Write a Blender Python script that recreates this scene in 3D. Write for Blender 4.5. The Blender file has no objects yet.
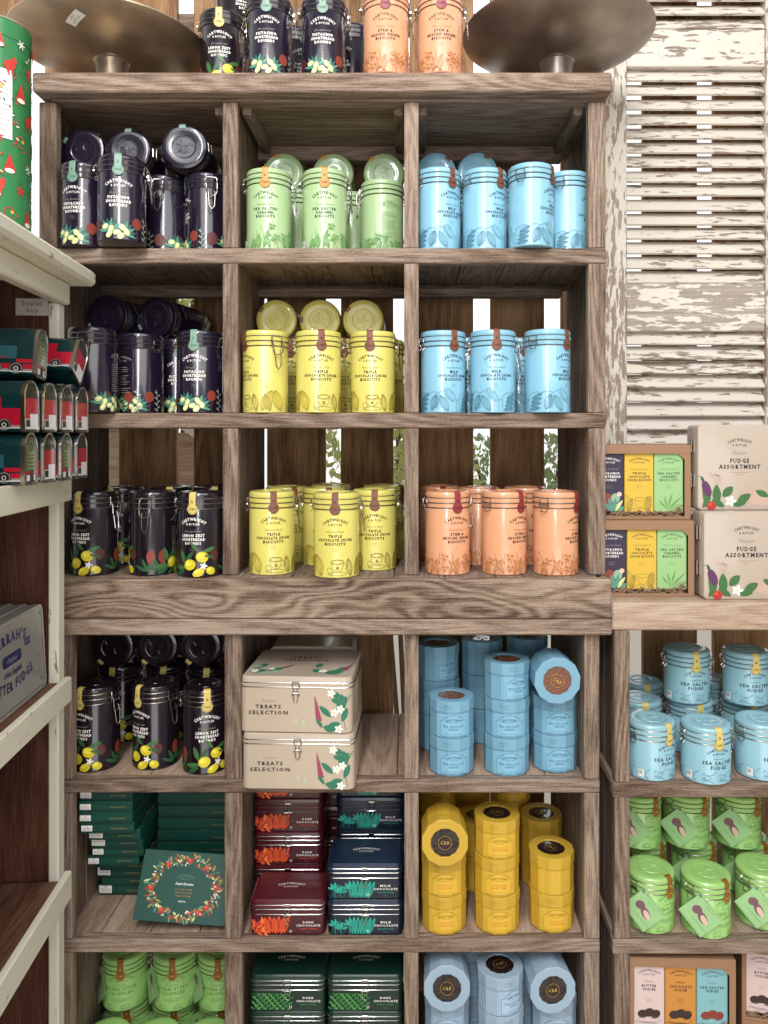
import bpy, bmesh, math, random
from mathutils import Vector, Matrix, Euler
C = bpy.context.scene.collection
SC = bpy.context.scene
PI = math.pi
R_ = math.radians
rnd = random.Random(7)

# ------------------------------------------------------------------ camera, light, exposure
F = 760.0            # focal length in pixels of the 768 x 1024 frame
CX, HZ = 410.0, 435.0   # vanishing point of the shelf depth / eye level in the frame
EYE = 1.5
def wx(px, Y): return (px - CX) * Y / F
def wz(py, Y): return EYE + (HZ - py) * Y / F

cd = bpy.data.cameras.new('camera')
cd.sensor_fit = 'VERTICAL'; cd.sensor_height = 36.0; cd.sensor_width = 27.0
cd.lens = 36.0 * F / 1024.0
cd.shift_x = -(CX - 384.0) / 1024.0
cd.shift_y = -(512.0 - HZ) / 1024.0
cd.clip_start = 0.02; cd.clip_end = 60
cam = bpy.data.objects.new('camera', cd); C.objects.link(cam)
cam.location = (0, 0, EYE); cam.rotation_euler = (PI / 2, 0, 0)
SC.camera = cam

SC.view_settings.view_transform = 'Standard'
SC.view_settings.look = 'None'
SC.view_settings.gamma = 1.0
SC.view_settings.use_curve_mapping = False
SC.view_settings.exposure = 0.0

W = bpy.data.worlds.new('sky'); SC.world = W; W.use_nodes = True
wn = W.node_tree; wn.nodes.clear()
wo = wn.nodes.new('ShaderNodeOutputWorld'); wb = wn.nodes.new('ShaderNodeBackground')
tc = wn.nodes.new('ShaderNodeTexCoord'); sp = wn.nodes.new('ShaderNodeSeparateXYZ')
mr = wn.nodes.new('ShaderNodeMapRange'); mx = wn.nodes.new('ShaderNodeMix'); mx.data_type = 'RGBA'
mr.inputs['From Min'].default_value = -0.25; mr.inputs['From Max'].default_value = 0.25
wn.links.new(tc.outputs['Generated'], sp.inputs[0]); wn.links.new(sp.outputs['Z'], mr.inputs['Value'])
wn.links.new(mr.outputs[0], mx.inputs['Factor'])
mx.inputs['A'].default_value = (0.62, 0.57, 0.50, 1); mx.inputs['B'].default_value = (0.95, 0.98, 1.0, 1)
# open garden beyond the fence (+Y), the dimmer covered yard behind the camera (-Y)
mr2 = wn.nodes.new('ShaderNodeMapRange'); mr2.inputs['From Min'].default_value = -.35; mr2.inputs['From Max'].default_value = .45
mr2.inputs['To Min'].default_value = .34; mr2.inputs['To Max'].default_value = 1.45
wn.links.new(sp.outputs['Y'], mr2.inputs['Value']); wn.links.new(mr2.outputs[0], wb.inputs['Strength'])
wn.links.new(mx.outputs['Result'], wb.inputs['Color'])
wn.links.new(wb.outputs[0], wo.inputs[0])

def area(name, loc, target, sx, sy, power, col=(1, 1, 1)):
    l = bpy.data.lights.new(name, 'AREA'); l.shape = 'RECTANGLE'; l.size = sx; l.size_y = sy
    l.energy = power; l.color = col
    o = bpy.data.objects.new(name, l); C.objects.link(o); o.location = loc
    d = Vector(target) - Vector(loc)
    o.rotation_euler = d.to_track_quat('-Z', 'Y').to_euler()
    return o
area('skylight', (0.2, -0.5, 3.5), (0.1, 1.5, 1.3), 3.2, 1.6, 70, (1.0, 0.985, 0.96))
area('roof_pane', (-0.32, -1.3, 3.6), (-0.1, 1.5, 1.8), 0.22, 2.2, 72, (0.97, 0.99, 1.0))
area('front_fill', (0.3, -2.6, 1.3), (0.0, 1.5, 1.0), 2.6, 2.0, 54, (1.0, 0.99, 0.97))  # low fill lamp added behind the camera to brighten the cubbies; no doorway there

# ------------------------------------------------------------------ materials
def srgb(h):
    if isinstance(h, str):
        h = h.lstrip('#'); v = [int(h[i:i + 2], 16) / 255 for i in (0, 2, 4)]
    else: v = h
    return tuple((c / 12.92 if c <= .04045 else ((c + .055) / 1.055) ** 2.4) for c in v) + (1.0,)
MATS = {}
def mat(name, col, rough=.4, metal=0., coat=0., spec=.5, speck=0., bump=0.):
    if name in MATS: return name
    m = bpy.data.materials.new(name); m.use_nodes = True; nt = m.node_tree
    b = nt.nodes['Principled BSDF']
    b.inputs['Base Color'].default_value = srgb(col); b.inputs['Roughness'].default_value = rough
    b.inputs['Metallic'].default_value = metal; b.inputs['Coat Weight'].default_value = coat
    b.inputs['Coat Roughness'].default_value = .06
    b.inputs['Specular IOR Level'].default_value = spec
    if speck or bump:
        t = nt.nodes.new('ShaderNodeTexCoord'); n = nt.nodes.new('ShaderNodeTexNoise')
        n.inputs['Scale'].default_value = 60; n.inputs['Detail'].default_value = 4
        nt.links.new(t.outputs['Object'], n.inputs['Vector'])
        if speck:
            hs = nt.nodes.new('ShaderNodeHueSaturation'); hs.inputs['Color'].default_value = srgb(col)
            mrr = nt.nodes.new('ShaderNodeMapRange')
            mrr.inputs['To Min'].default_value = 1 - speck; mrr.inputs['To Max'].default_value = 1 + speck
            nt.links.new(n.outputs['Fac'], mrr.inputs['Value']); nt.links.new(mrr.outputs[0], hs.inputs['Value'])
            nt.links.new(hs.outputs[0], b.inputs['Base Color'])
        if bump:
            bp = nt.nodes.new('ShaderNodeBump'); bp.inputs['Strength'].default_value = bump; bp.inputs['Distance'].default_value = .002
            nt.links.new(n.outputs['Fac'], bp.inputs['Height']); nt.links.new(bp.outputs[0], b.inputs['Normal'])
    MATS[name] = m
    return name

def ramp(nt, stops):
    r = nt.nodes.new('ShaderNodeValToRGB'); e = r.color_ramp.elements
    while len(e) < len(stops): e.new(.5)
    for i, (p, c) in enumerate(stops):
        e[i].position = p; e[i].color = c if len(c) == 4 else c + (1,)
    return r

def wood(name, axis, dark, mid, light, ring=26., scale=1., bump=.5, rough=.82, ringmix=.45, seam=None, knots=False):
    """weathered timber, grain along the axis (0, 1 or 2)"""
    if name in MATS: return name
    m = bpy.data.materials.new(name); m.use_nodes = True; nt = m.node_tree; L = nt.links
    b = nt.nodes['Principled BSDF']; b.inputs['Roughness'].default_value = rough
    b.inputs['Specular IOR Level'].default_value = .25
    t = nt.nodes.new('ShaderNodeTexCoord')
    def mp(along, cross, off=0):
        q = nt.nodes.new('ShaderNodeMapping')
        s = [cross * scale] * 3; s[axis] = along * scale
        q.inputs['Scale'].default_value = s; q.inputs['Location'].default_value = (off, off * 1.3, off * .7)
        L.new(t.outputs['Object'], q.inputs['Vector']); return q
    a = nt.nodes.new('ShaderNodeTexNoise'); a.inputs['Scale'].default_value = 1; a.inputs['Detail'].default_value = 5
    a.inputs['Roughness'].default_value = .68; L.new(mp(16, 330).outputs[0], a.inputs['Vector'])
    spk = nt.nodes.new('ShaderNodeTexNoise'); spk.inputs['Scale'].default_value = 1; spk.inputs['Detail'].default_value = 2
    L.new(mp(190, 520, 4).outputs[0], spk.inputs['Vector'])
    an = nt.nodes.new('ShaderNodeMath'); an.operation = 'MULTIPLY_ADD'; an.inputs[1].default_value = 1.7; an.inputs[2].default_value = -.35
    L.new(a.outputs['Fac'], an.inputs[0])
    ak = nt.nodes.new('ShaderNodeMath'); ak.operation = 'MULTIPLY_ADD'; ak.inputs[1].default_value = .55
    L.new(spk.outputs['Fac'], ak.inputs[0]); L.new(an.outputs[0], ak.inputs[2])
    ao = nt.nodes.new('ShaderNodeMath'); ao.operation = 'SUBTRACT'; ao.inputs[1].default_value = .27; L.new(ak.outputs[0], ao.inputs[0])
    lo = nt.nodes.new('ShaderNodeTexNoise'); lo.inputs['Scale'].default_value = 1; lo.inputs['Detail'].default_value = 1.5
    lo.inputs['Roughness'].default_value = .35
    L.new(mp(1.6 if not knots else 4.2, 13 if not knots else 13, 3).outputs[0], lo.inputs['Vector'])
    mu = nt.nodes.new('ShaderNodeMath'); mu.operation = 'MULTIPLY'; mu.inputs[1].default_value = ring * 6.283
    L.new(lo.outputs['Fac'], mu.inputs[0])
    si = nt.nodes.new('ShaderNodeMath'); si.operation = 'SINE'; L.new(mu.outputs[0], si.inputs[0])
    rr = nt.nodes.new('ShaderNodeMapRange'); rr.inputs['From Min'].default_value = -1
    L.new(si.outputs[0], rr.inputs['Value'])
    big = nt.nodes.new('ShaderNodeTexNoise'); big.inputs['Scale'].default_value = 1; big.inputs['Detail'].default_value = 3
    L.new(mp(1.8, 12, 8).outputs[0], big.inputs['Vector'])
    m1 = nt.nodes.new('ShaderNodeMath'); m1.operation = 'MULTIPLY_ADD'; m1.inputs[1].default_value = ringmix
    L.new(rr.outputs[0], m1.inputs[0])
    m2 = nt.nodes.new('ShaderNodeMath'); m2.operation = 'MULTIPLY_ADD'; m2.inputs[1].default_value = 1 - ringmix * .6
    L.new(ao.outputs[0], m2.inputs[0]); L.new(big.outputs['Fac'], m2.inputs[2])
    m3 = nt.nodes.new('ShaderNodeMath'); m3.operation = 'SUBTRACT'; L.new(m2.outputs[0], m3.inputs[0]); m3.inputs[1].default_value = .5 + ringmix * .2
    L.new(m3.outputs[0], m1.inputs[2])
    cr = ramp(nt, [(.08, srgb(dark)), (.42, srgb(mid)), (.85, srgb(light))])
    L.new(m1.outputs[0], cr.inputs[0])
    out = cr.outputs[0]
    L.new(out, b.inputs['Base Color'])
    bp = nt.nodes.new('ShaderNodeBump'); bp.inputs['Strength'].default_value = bump; bp.inputs['Distance'].default_value = .003
    L.new(m1.outputs[0], bp.inputs['Height']); L.new(bp.outputs[0], b.inputs['Normal'])
    MATS[name] = m
    return name

def paint(name, axis, base, under, under2, thr=.5, cross=95, along=20, rough=.6, crack=True):
    """old paint flaking off timber"""
    if name in MATS: return name
    m = bpy.data.materials.new(name); m.use_nodes = True; nt = m.node_tree; L = nt.links
    b = nt.nodes['Principled BSDF']; b.inputs['Roughness'].default_value = rough
    t = nt.nodes.new('ShaderNodeTexCoord')
    def ns(al, cr_, det, off):
        q = nt.nodes.new('ShaderNodeMapping'); s = [cr_] * 3; s[axis] = al
        q.inputs['Scale'].default_value = s; q.inputs['Location'].default_value = (off, off, off)
        L.new(t.outputs['Object'], q.inputs['Vector'])
        n = nt.nodes.new('ShaderNodeTexNoise'); n.inputs['Scale'].default_value = 1; n.inputs['Detail'].default_value = det
        L.new(q.outputs[0], n.inputs['Vector']); return n
    n1 = ns(along, cross, 6, 2); n1.inputs['Roughness'].default_value = .62
    n2 = ns(4, 220, 4, 5)
    n3 = ns(2.5, 9, 2, 9)
    ad = nt.nodes.new('ShaderNodeMath'); ad.operation = 'MULTIPLY_ADD'; ad.inputs[1].default_value = .35
    L.new(n3.outputs['Fac'], ad.inputs[0]); L.new(n1.outputs['Fac'], ad.inputs[2])
    mk = nt.nodes.new('ShaderNodeMapRange'); mk.inputs['From Min'].default_value = thr + .27; mk.inputs['From Max'].default_value = thr + .30
    L.new(ad.outputs[0], mk.inputs['Value'])
    ed = ramp(nt, [(.0, (0, 0, 0)), (.45, (0, 0, 0)), (.5, (1, 1, 1)), (.55, (0, 0, 0)), (1, (0, 0, 0))])
    L.new(mk.outputs[0], ed.inputs[0])
    uw = ramp(nt, [(.3, srgb(under2)), (.65, srgb(under))]); L.new(n2.outputs['Fac'], uw.inputs[0])
    bw = nt.nodes.new('ShaderNodeHueSaturation'); bw.inputs['Color'].default_value = srgb(base)
    vr = nt.nodes.new('ShaderNodeMapRange'); vr.inputs['To Min'].default_value = .86; vr.inputs['To Max'].default_value = 1.1
    L.new(n3.outputs['Fac'], vr.inputs['Value']); L.new(vr.outputs[0], bw.inputs['Value'])
    mxx = nt.nodes.new('ShaderNodeMix'); mxx.data_type = 'RGBA'
    L.new(mk.outputs[0], mxx.inputs['Factor']); L.new(bw.outputs[0], mxx.inputs['A']); L.new(uw.outputs[0], mxx.inputs['B'])
    L.new(mxx.outputs['Result'], b.inputs['Base Color'])
    bp = nt.nodes.new('ShaderNodeBump'); bp.inputs['Strength'].default_value = .6; bp.inputs['Distance'].default_value = .002; bp.invert = True
    L.new(mk.outputs[0], bp.inputs['Height']); L.new(bp.outputs[0], b.inputs['Normal'])
    MATS[name] = m
    return name

# ------------------------------------------------------------------ mesh builder
class M:
    def __init__(s): s.v = []; s.f = []; s.m = []; s.names = []
    def mi(s, name):
        if name not in s.names: s.names.append(name)
        return s.names.index(name)
    def add(s, vs, fs, mt):
        o = len(s.v); s.v += [tuple(p) for p in vs]
        k = s.mi(mt)
        for f in fs: s.f.append([i + o for i in f]); s.m.append(k)
    def loft(s, rings, mt, cap0=True, cap1=True):
        n = len(rings[0]); vs = [p for r in rings for p in r]; fs = []
        for j in range(len(rings) - 1):
            for i in range(n):
                i2 = (i + 1) % n
                fs.append([j * n + i, j * n + i2, (j + 1) * n + i2, (j + 1) * n + i])
        if cap0: fs.append(list(range(n))[::-1])
        if cap1: fs.append([(len(rings) - 1) * n + i for i in range(n)])
        s.add(vs, fs, mt)
    def lathe(s, prof, mt, n=48, c=(0, 0, 0), cap0=True, cap1=True):
        s.loft([[(c[0] + r * math.cos(2 * PI * i / n), c[1] + r * math.sin(2 * PI * i / n), c[2] + z) for i in range(n)] for r, z in prof], mt, cap0, cap1)
    def box(s, x0, x1, y0, y1, z0, z1, mt, bev=.0015, rot=None):
        bm = bmesh.new(); bmesh.ops.create_cube(bm, size=1)
        for v in bm.verts: v.co = Vector((v.co.x * (x1 - x0), v.co.y * (y1 - y0), v.co.z * (z1 - z0)))
        if bev: bmesh.ops.bevel(bm, geom=list(bm.edges), offset=bev, segments=1, affect='EDGES')
        c = Vector(((x0 + x1) / 2, (y0 + y1) / 2, (z0 + z1) / 2))
        bm.verts.ensure_lookup_table()
        vs = [(rot @ v.co if rot else v.co) + c for v in bm.verts]
        s.add(vs, [[v.index for v in f.verts] for f in bm.faces], mt); bm.free()
    def tube(s, pts, r, mt, n=6, closed=False):
        P = [Vector(p) for p in pts]; rings = []; N = len(P); up = None
        for i in range(N):
            if closed: d = P[(i + 1) % N] - P[i - 1]
            else: d = P[min(i + 1, N - 1)] - P[max(i - 1, 0)]
            d.normalize()
            if up is None:
                up = Vector((0, 0, 1)) if abs(d.z) < .9 else Vector((1, 0, 0))
            a = d.cross(up)
            if a.length < 1e-4: a = d.cross(Vector((0, 1, .01)))
            a.normalize(); bb = a.cross(d).normalized(); up = bb
            rings.append([P[i] + a * r * math.cos(2 * PI * k / n) + bb * r * math.sin(2 * PI * k / n) for k in range(n)])
        if closed: rings.append(rings[0])
        s.loft(rings, mt, not closed, not closed)
    def decal(s, D, mp, e0=.0003, de=.000012):
        for k, (vs, fs, mt) in enumerate(D.items):
            e = e0 + de * k
            s.add([mp(u, v, e) for u, v in vs], fs, mt)
    def xf(s, mtx): s.v = [tuple(mtx @ Vector(p)) for p in s.v]
    def merge(s, o, mtx=None):
        k = len(s.v); s.v += [tuple(mtx @ Vector(p)) if mtx else p for p in o.v]
        mp = [s.mi(n) for n in o.names]
        for f, m in zip(o.f, o.m): s.f.append([i + k for i in f]); s.m.append(mp[m])
    def build(s, name, parent=None, world=False, sharp=32):
        me = bpy.data.meshes.new(name)
        vs = s.v
        if world and parent is not None:
            l = parent.location; vs = [(p[0] - l.x, p[1] - l.y, p[2] - l.z) for p in s.v]
        me.from_pydata(vs, [], s.f)
        for n in s.names: me.materials.append(MATS[n])
        me.polygons.foreach_set('material_index', s.m)
        me.polygons.foreach_set('use_smooth', [True] * len(s.f))
        me.update()
        me.set_sharp_from_angle(angle=R_(sharp))
        o = bpy.data.objects.new(name, me); C.objects.link(o)
        if parent is not None: o.parent = parent
        return o

def cyl_map(R):
    return lambda u, v, e: ((R + e) * math.sin(u / R), -(R + e) * math.cos(u / R), max(.0012, v))
def front_map(y, x0=0, z0=0):
    return lambda u, v, e: (x0 + u, y - e, z0 + v)
def top_map(z, x0=0, y0=0):
    return lambda u, v, e: (x0 + u, y0 + v, z + e)
def prism_map(a, n=12):
    w = 2 * a * math.tan(PI / n)
    def f(u, v, e):
        k = round(u / w); du = u - k * w; t = k * 2 * PI / n
        return ((a + e) * math.sin(t) + du * math.cos(t), -(a + e) * math.cos(t) + du * math.sin(t), v)
    return f

# ------------------------------------------------------------------ printed designs (2-D, wrapped on a surface)
TXT = {}
def text2d(st, italic=False, bold=.012):
    key = (st, italic, bold)
    if key in TXT: return TXT[key]
    cu = bpy.data.curves.new('t', 'FONT'); cu.body = st; cu.size = 1; cu.resolution_u = 1
    cu.space_character = 1.0 if italic else 1.32; cu.offset = bold
    cu.shear = .5 if italic else 0; cu.fill_mode = 'FRONT'
    ob = bpy.data.objects.new('t', cu); C.objects.link(ob)
    dg = bpy.context.evaluated_depsgraph_get(); dg.update()
    me = bpy.data.meshes.new_from_object(ob.evaluated_get(dg))
    vs = [(v.co.x, v.co.y) for v in me.vertices]; fs = [list(p.vertices) for p in me.polygons]
    bpy.data.objects.remove(ob); bpy.data.curves.remove(cu); bpy.data.meshes.remove(me)
    if vs:
        x0 = min(p[0] for p in vs); x1 = max(p[0] for p in vs); vs = [(p[0] - (x0 + x1) / 2, p[1]) for p in vs]
    TXT[key] = (vs, fs); return TXT[key]

class D:
    def __init__(s): s.items = []
    def raw(s, vs, fs, mt): s.items.append((vs, fs, mt))
    def text(s, st, x, y, h, mt, width=None, arc=None, italic=False, bold=.012, rot=0):
        vs, fs = text2d(st, italic, bold); k = h / .7
        if not vs: return
        sx = k
        if width: sx = width / (max(p[0] for p in vs) - min(p[0] for p in vs))
        out = []
        for a, b in vs:
            u, v = a * sx, b * k
            if arc: t = u / arc; u, v = (arc + v) * math.sin(t), (arc + v) * math.cos(t) - arc
            if rot: u, v = u * math.cos(rot) - v * math.sin(rot), u * math.sin(rot) + v * math.cos(rot)
            out.append((x + u, y + v))
        # letters lie on curved metal: orientation is kept by the mesh as it stands
        s.raw(out, fs, mt)
    def strip(s, pts, w, mt):
        n = len(pts); vs = []
        for i, (x, y) in enumerate(pts):
            a = pts[max(i - 1, 0)]; b = pts[min(i + 1, n - 1)]
            dx, dy = b[0] - a[0], b[1] - a[1]; l = math.hypot(dx, dy) or 1
            ww = (w(i / (n - 1)) if callable(w) else w) / 2
            vs += [(x - dy / l * ww, y + dx / l * ww), (x + dy / l * ww, y - dx / l * ww)]
        s.raw(vs, [[2 * i, 2 * i + 1, 2 * i + 3, 2 * i + 2] for i in range(n - 1)], mt)
    def line(s, x0, y0, x1, y1, w, mt, n=None):
        n = n or max(2, int(abs(x1 - x0) / .004) + 1)
        s.strip([(x0 + (x1 - x0) * i / (n - 1), y0 + (y1 - y0) * i / (n - 1)) for i in range(n)], w, mt)
    def rect(s, x0, y0, x1, y1, mt):
        n = max(2, int(abs(x1 - x0) / .004) + 1)
        vs = []; 
        for i in range(n): x = x0 + (x1 - x0) * i / (n - 1); vs += [(x, y0), (x, y1)]
        s.raw(vs, [[2 * i, 2 * i + 2, 2 * i + 3, 2 * i + 1] for i in range(n - 1)], mt)
    def leaf(s, x, y, L, w, ang, mt, bend=0, n=8):
        pts = []
        for i in range(n + 1):
            t = i / n; a = ang + bend * (t - .5)
            pts.append((x + L * t * math.cos(a), y + L * t * math.sin(a)))
        s.strip(pts, lambda t: w * max(.03, math.sin(PI * min(1, t * .96 + .02)) ** .8), mt)
    def stem(s, x, y, L, ang, mt, w=.0007, bend=.5, n=8):
        pts = [(x, y)]; a = ang
        for i in range(n):
            a += bend / n; x += L / n * math.cos(a); y += L / n * math.sin(a); pts.append((x, y))
        s.strip(pts, w, mt); return x, y, a
    def blob(s, x, y, rx, ry, mt, ang=0, n=14):
        vs = [(x, y)]
        for i in range(n):
            t = 2 * PI * i / n; u, v = rx * math.cos(t), ry * math.sin(t)
            vs.append((x + u * math.cos(ang) - v * math.sin(ang), y + u * math.sin(ang) + v * math.cos(ang)))
        s.raw(vs, [[0, i + 1, (i + 1) % n + 1] for i in range(n)], mt)
    def ring(s, x, y, rx, ry, w, mt, ang=0, n=20, a0=0, a1=2 * PI):
        pts = []
        for i in range(n + 1):
            t = a0 + (a1 - a0) * i / n; u, v = rx * math.cos(t), ry * math.sin(t)
            pts.append((x + u * math.cos(ang) - v * math.sin(ang), y + u * math.sin(ang) + v * math.cos(ang)))
        s.strip(pts, w, mt)
    def pod(s, x, y, L, wd, ang, mt, w=.0007, fill=None):
        if fill: s.leaf(x, y, L, wd, ang, fill)
        ca, sa = math.cos(ang), math.sin(ang)
        for k in (-1, -.62, -.25, .2, .6, 1):
            pts = []
            for i in range(9):
                t = i / 8; u = L * t; v = k * wd / 2 * math.sin(PI * t) ** .85
                pts.append((x + u * ca - v * sa, y + u * sa + v * ca))
            s.strip(pts, w * (1.25 if abs(k) == 1 else .8), mt)

# ------------------------------------------------------------------ things
def tag(o, label, cat, group=None, kind=None):
    if label: o['label'] = label
    if cat: o['category'] = cat
    if group: o['group'] = group
    if kind: o['kind'] = kind
    return o
def empty(name, loc=(0, 0, 0), rot=(0, 0, 0)):
    o = bpy.data.objects.new(name, None); o.empty_display_size = .05; C.objects.link(o)
    o.location = loc; o.rotation_euler = rot; return o
PROTO = {}
KIDS = {}
def kids(o): return [c for c in C.objects if c.parent == o]
def place(kind, loc, rot, label, group=None):
    """first use keeps the thing that was built, later uses copy it with its parts and sub-parts"""
    builder, name, cat = KIND[kind]
    if kind not in PROTO:
        root = empty(name); tree = builder(root); PROTO[kind] = (root, tree)
    else:
        src, tree = PROTO[kind]
        root = src.copy(); C.objects.link(root)
        for k in list(root.keys()): del root[k]
        for part, subs in tree:
            c = part.copy(); C.objects.link(c); c.parent = root
            for sb in subs:
                d = sb.copy(); C.objects.link(d); d.parent = c
    root.location = loc; root.rotation_euler = rot
    tag(root, label, cat, group)
    return root

# ------------------------------------------------------------------ print inks and metals
mat('steel', '#b9b4ae', .22, 1.0); mat('steel_dark', '#8b847c', .3, .9)
mat('ink_dark', '#2a2624', .5); mat('ink_white', '#f3eee6', .5); mat('ink_grey', '#8d8883', .5)
mat('paper_white', '#f0eeea', .6)
def shade(h, k):
    h = h.lstrip('#'); return '#' + ''.join('%02x' % max(0, min(255, int(int(h[i:i + 2], 16) * k))) for i in (0, 2, 4))

def brand(d, z, mt, s=1.0, rad=.034):
    d.text('CARTWRIGHT', 0, z + .001, .0054 * s, mt, width=.050 * s, arc=rad * s, bold=.03)
    d.text('& BUTLER', 0, z - .0082 * s, .0040 * s, mt, width=.027 * s, bold=.02)

def product_text(d, z, script, lines, mt, mt2, s=1.0, widths=None):
    brand(d, z, mt, s)
    d.text(script, 0, z - .0215 * s, .0042 * s, mt2, width=.034 * s, italic=True, bold=0)
    for i, t in enumerate(lines):
        w = widths[i] if widths else len(t) * .0048 * s
        d.text(t, 0, z - (.0305 + .0074 * i) * s, .0050 * s, mt, width=w * 1.06, bold=.045)
    zz = z - (.0305 + .0074 * len(lines)) * s
    d.line(-.005 * s, zz, .005 * s, zz, .0004, mt2)
    d.text('200g e', 0, zz - .0045 * s, .0022 * s, mt2, bold=0)

def back_info(d, u, z, mt, s=1.):
    d2 = D(); brand(d2, z, mt, s * .8)
    for vs, fs, m in d2.items: d.raw([(a + u, b) for a, b in vs], fs, m)
    r = random.Random(3)
    for i in range(13):
        w = .018 * r.uniform(.75, 1.0) * (1 if i not in (3, 9) else .3)
        d.line(u - .018, z - .018 - i * .0042, u - .018 + 2 * w, z - .018 - i * .0042, .0009, mt)

def art_cocoa(d, ink, fill, variant):
    for k in (-1, 0, 1):
        o = k * .0932
        if variant == 0:
            d.pod(o - .024, .004, .036, .018, 1.9, ink, fill=fill)
            d.ring(o + .004, .027, .011, .0038, .0007, ink); d.ring(o + .004, .027, .0095, .003, .0005, ink)
            d.ring(o + .004, .027, .0105, .016, .0007, ink, a0=PI, a1=2 * PI)
            d.ring(o + .004, .0075, .016, .003, .0006, ink); d.ring(o + .0165, .02, .0035, .0045, .0008, ink, a0=-1.8, a1=1.8)
            d.blob(o + .004, .017, .0025, .003, ink); d.ring(o - .008, .012, .004, .006, .0006, ink, ang=.5)
            d.pod(o + .027, .003, .030, .011, 1.75, ink)
            d.pod(o + .036, .004, .038, .017, 1.1, ink, fill=fill)
            d.pod(o + .05, .003, .03, .013, 1.9, ink)
        else:
            d.pod(o - .036, .036, .032, .015, -1.85, ink)
            for i in range(5):
                for j in range(3): d.ring(o - .042 + j * .004 + i * .001, .012 + i * .005, .0016, .0022, .0005, ink, n=8)
            d.pod(o - .028, .034, .034, .014, -1.1, ink, fill=fill)
            d.stem(o - .032, .038, .03, .9, ink, bend=-1.6); d.stem(o - .032, .038, .026, 2.4, ink, bend=1.5)
            d.leaf(o - .02, .046, .03, .011, -.9, fill); d.ring(o - .008, .036, .014, .006, .0007, ink, ang=-.9)
            d.line(o + .004, .004, .004 + o, .026, .0007, ink, 3); d.line(o + .011, .004, .011 + o, .026, .0007, ink, 3)
            d.ring(o + .0075, .026, .0036, .0016, .0006, ink, n=10)
            for i in range(4): d.pod(o + .014 + i * .002, .006 + i * .007, .024, .006, .15 + .1 * i, ink)
            d.stem(o + .01, .03, .03, 1.0, ink, bend=-1.2)

def art_botanic(d, ink, fill, seed, dense=26, flower=True, hmax=.042):
    r = random.Random(seed)
    for k in range(dense):
        u = -.14 + .28 * (k + r.random() * .7) / dense; h = hmax * r.uniform(.45, 1.0)
        a = PI / 2 + r.uniform(-.6, .6)
        x, y, a2 = d.stem(u, .002, h, a, ink, w=.0006, bend=r.uniform(-.9, .9))
        t = r.random()
        if t < .35: d.pod(u, .003, h * .8, .007, a, ink, fill=fill)
        elif t < .6:
            for i in range(4):
                yy = h * (.35 + .16 * i); d.leaf(u + math.cos(a) * yy, .002 + math.sin(a) * yy, .008, .003, a + (.8 if i % 2 else -.8), ink if i % 2 else fill)
        elif flower:
            for i in range(6): d.leaf(x, y - .002, .008, .0036, 1.0472 * i + .3, fill if i % 2 else ink)
            d.ring(x, y - .002, .0022, .0022, .0006, ink, n=10)

def scaled(fn, k, n=2):
    def f(d):
        t = D(); fn(t)
        for vs, fs, mt in t.items: d.raw([(a * k, b * k * (1 if n else 1)) for a, b in vs], fs, mt)
    return f
def art_lemon(d):
    for k in (-1, 0, 1):
        o = k * .0932
        d.blob(o - .036, .026, .006, .010, 'art_rust'); d.blob(o + .030, .03, .006, .008, 'art_rustdark')
        for a in (1.1, 2.0, 2.7): d.leaf(o - .04, .006, .02, .005, a, 'art_leafdark')
        d.leaf(o - .012, .02, .020, .007, 1.9, 'art_leaf'); d.leaf(o - .010, .022, .018, .006, .9, 'art_leafdark')
        d.leaf(o - .010, .014, .022, .007, 3.25, 'art_leaf'); d.leaf(o - .012, .010, .018, .006, 3.6, 'art_leafdark')
        d.leaf(o + .012, .034, .020, .006, .35, 'art_leaf'); d.leaf(o + .016, .03, .016, .005, -.2, 'art_leafdark')
        d.leaf(o + .008, .036, .017, .005, 2.3, 'art_leaf')
        for x, y, rx, ry, a in ((-.004, .0175, .0085, .0075, .4), (.013, .028, .0085, .0075, -.3), (.008, .0065, .0085, .0055, .5), (.0245, .0085, .0055, .0068, 1.2)):
            d.blob(o + x, y, rx, ry, 'art_lemon', a); d.blob(o + x - .0016, y + .0018, rx * .55, ry * .45, 'art_lemonlight', a)
        for i in range(5): d.leaf(o + .015, .0155, .0055, .0026, 1.257 * i, 'ink_white')

def art_pistachio(d):
    for k in (-1, 0, 1):
        o = k * .0932
        d.blob(o - .037, .022, .0085, .010, 'art_rustdark'); d.blob(o + .027, .026, .0075, .0085, 'art_rust'); d.line(o + .027, .002, o + .027, .018, .002, 'art_rustdark', 3)
        for i, a in enumerate((.2, .6, 1.0, 1.4, 1.8, 2.2, 2.6, 3.0)): d.leaf(o - .012, .013, .019, .0048, a, 'art_teal' if i % 2 else 'art_tealdark')
        for i, a in enumerate((-.3, .1, .5, .9, 1.3, 1.7)): d.leaf(o + .008, .010, .018, .0045, a, 'art_tealdark' if i % 2 else 'art_teal')
        for x, y, a in ((-.019, .020, .3), (-.010, .016, 1.2), (-.013, .008, .9), (-.002, .011, .2), (.006, .0185, 2.2), (.004, .006, .8), (.012, .012, 1.9)):
            d.blob(o + x, y, .0056, .0040, 'art_nut', a); d.blob(o + x, y + .0006, .0036, .0018, 'art_nutlight', a)
        for i in range(7): d.leaf(o + .041, .004 + i * .0045, .007, .0022, .6 if i % 2 else 2.5, 'art_rosemary')
        d.stem(o + .041, .002, .036, 1.57, 'art_rosemary', bend=.1)

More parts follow.
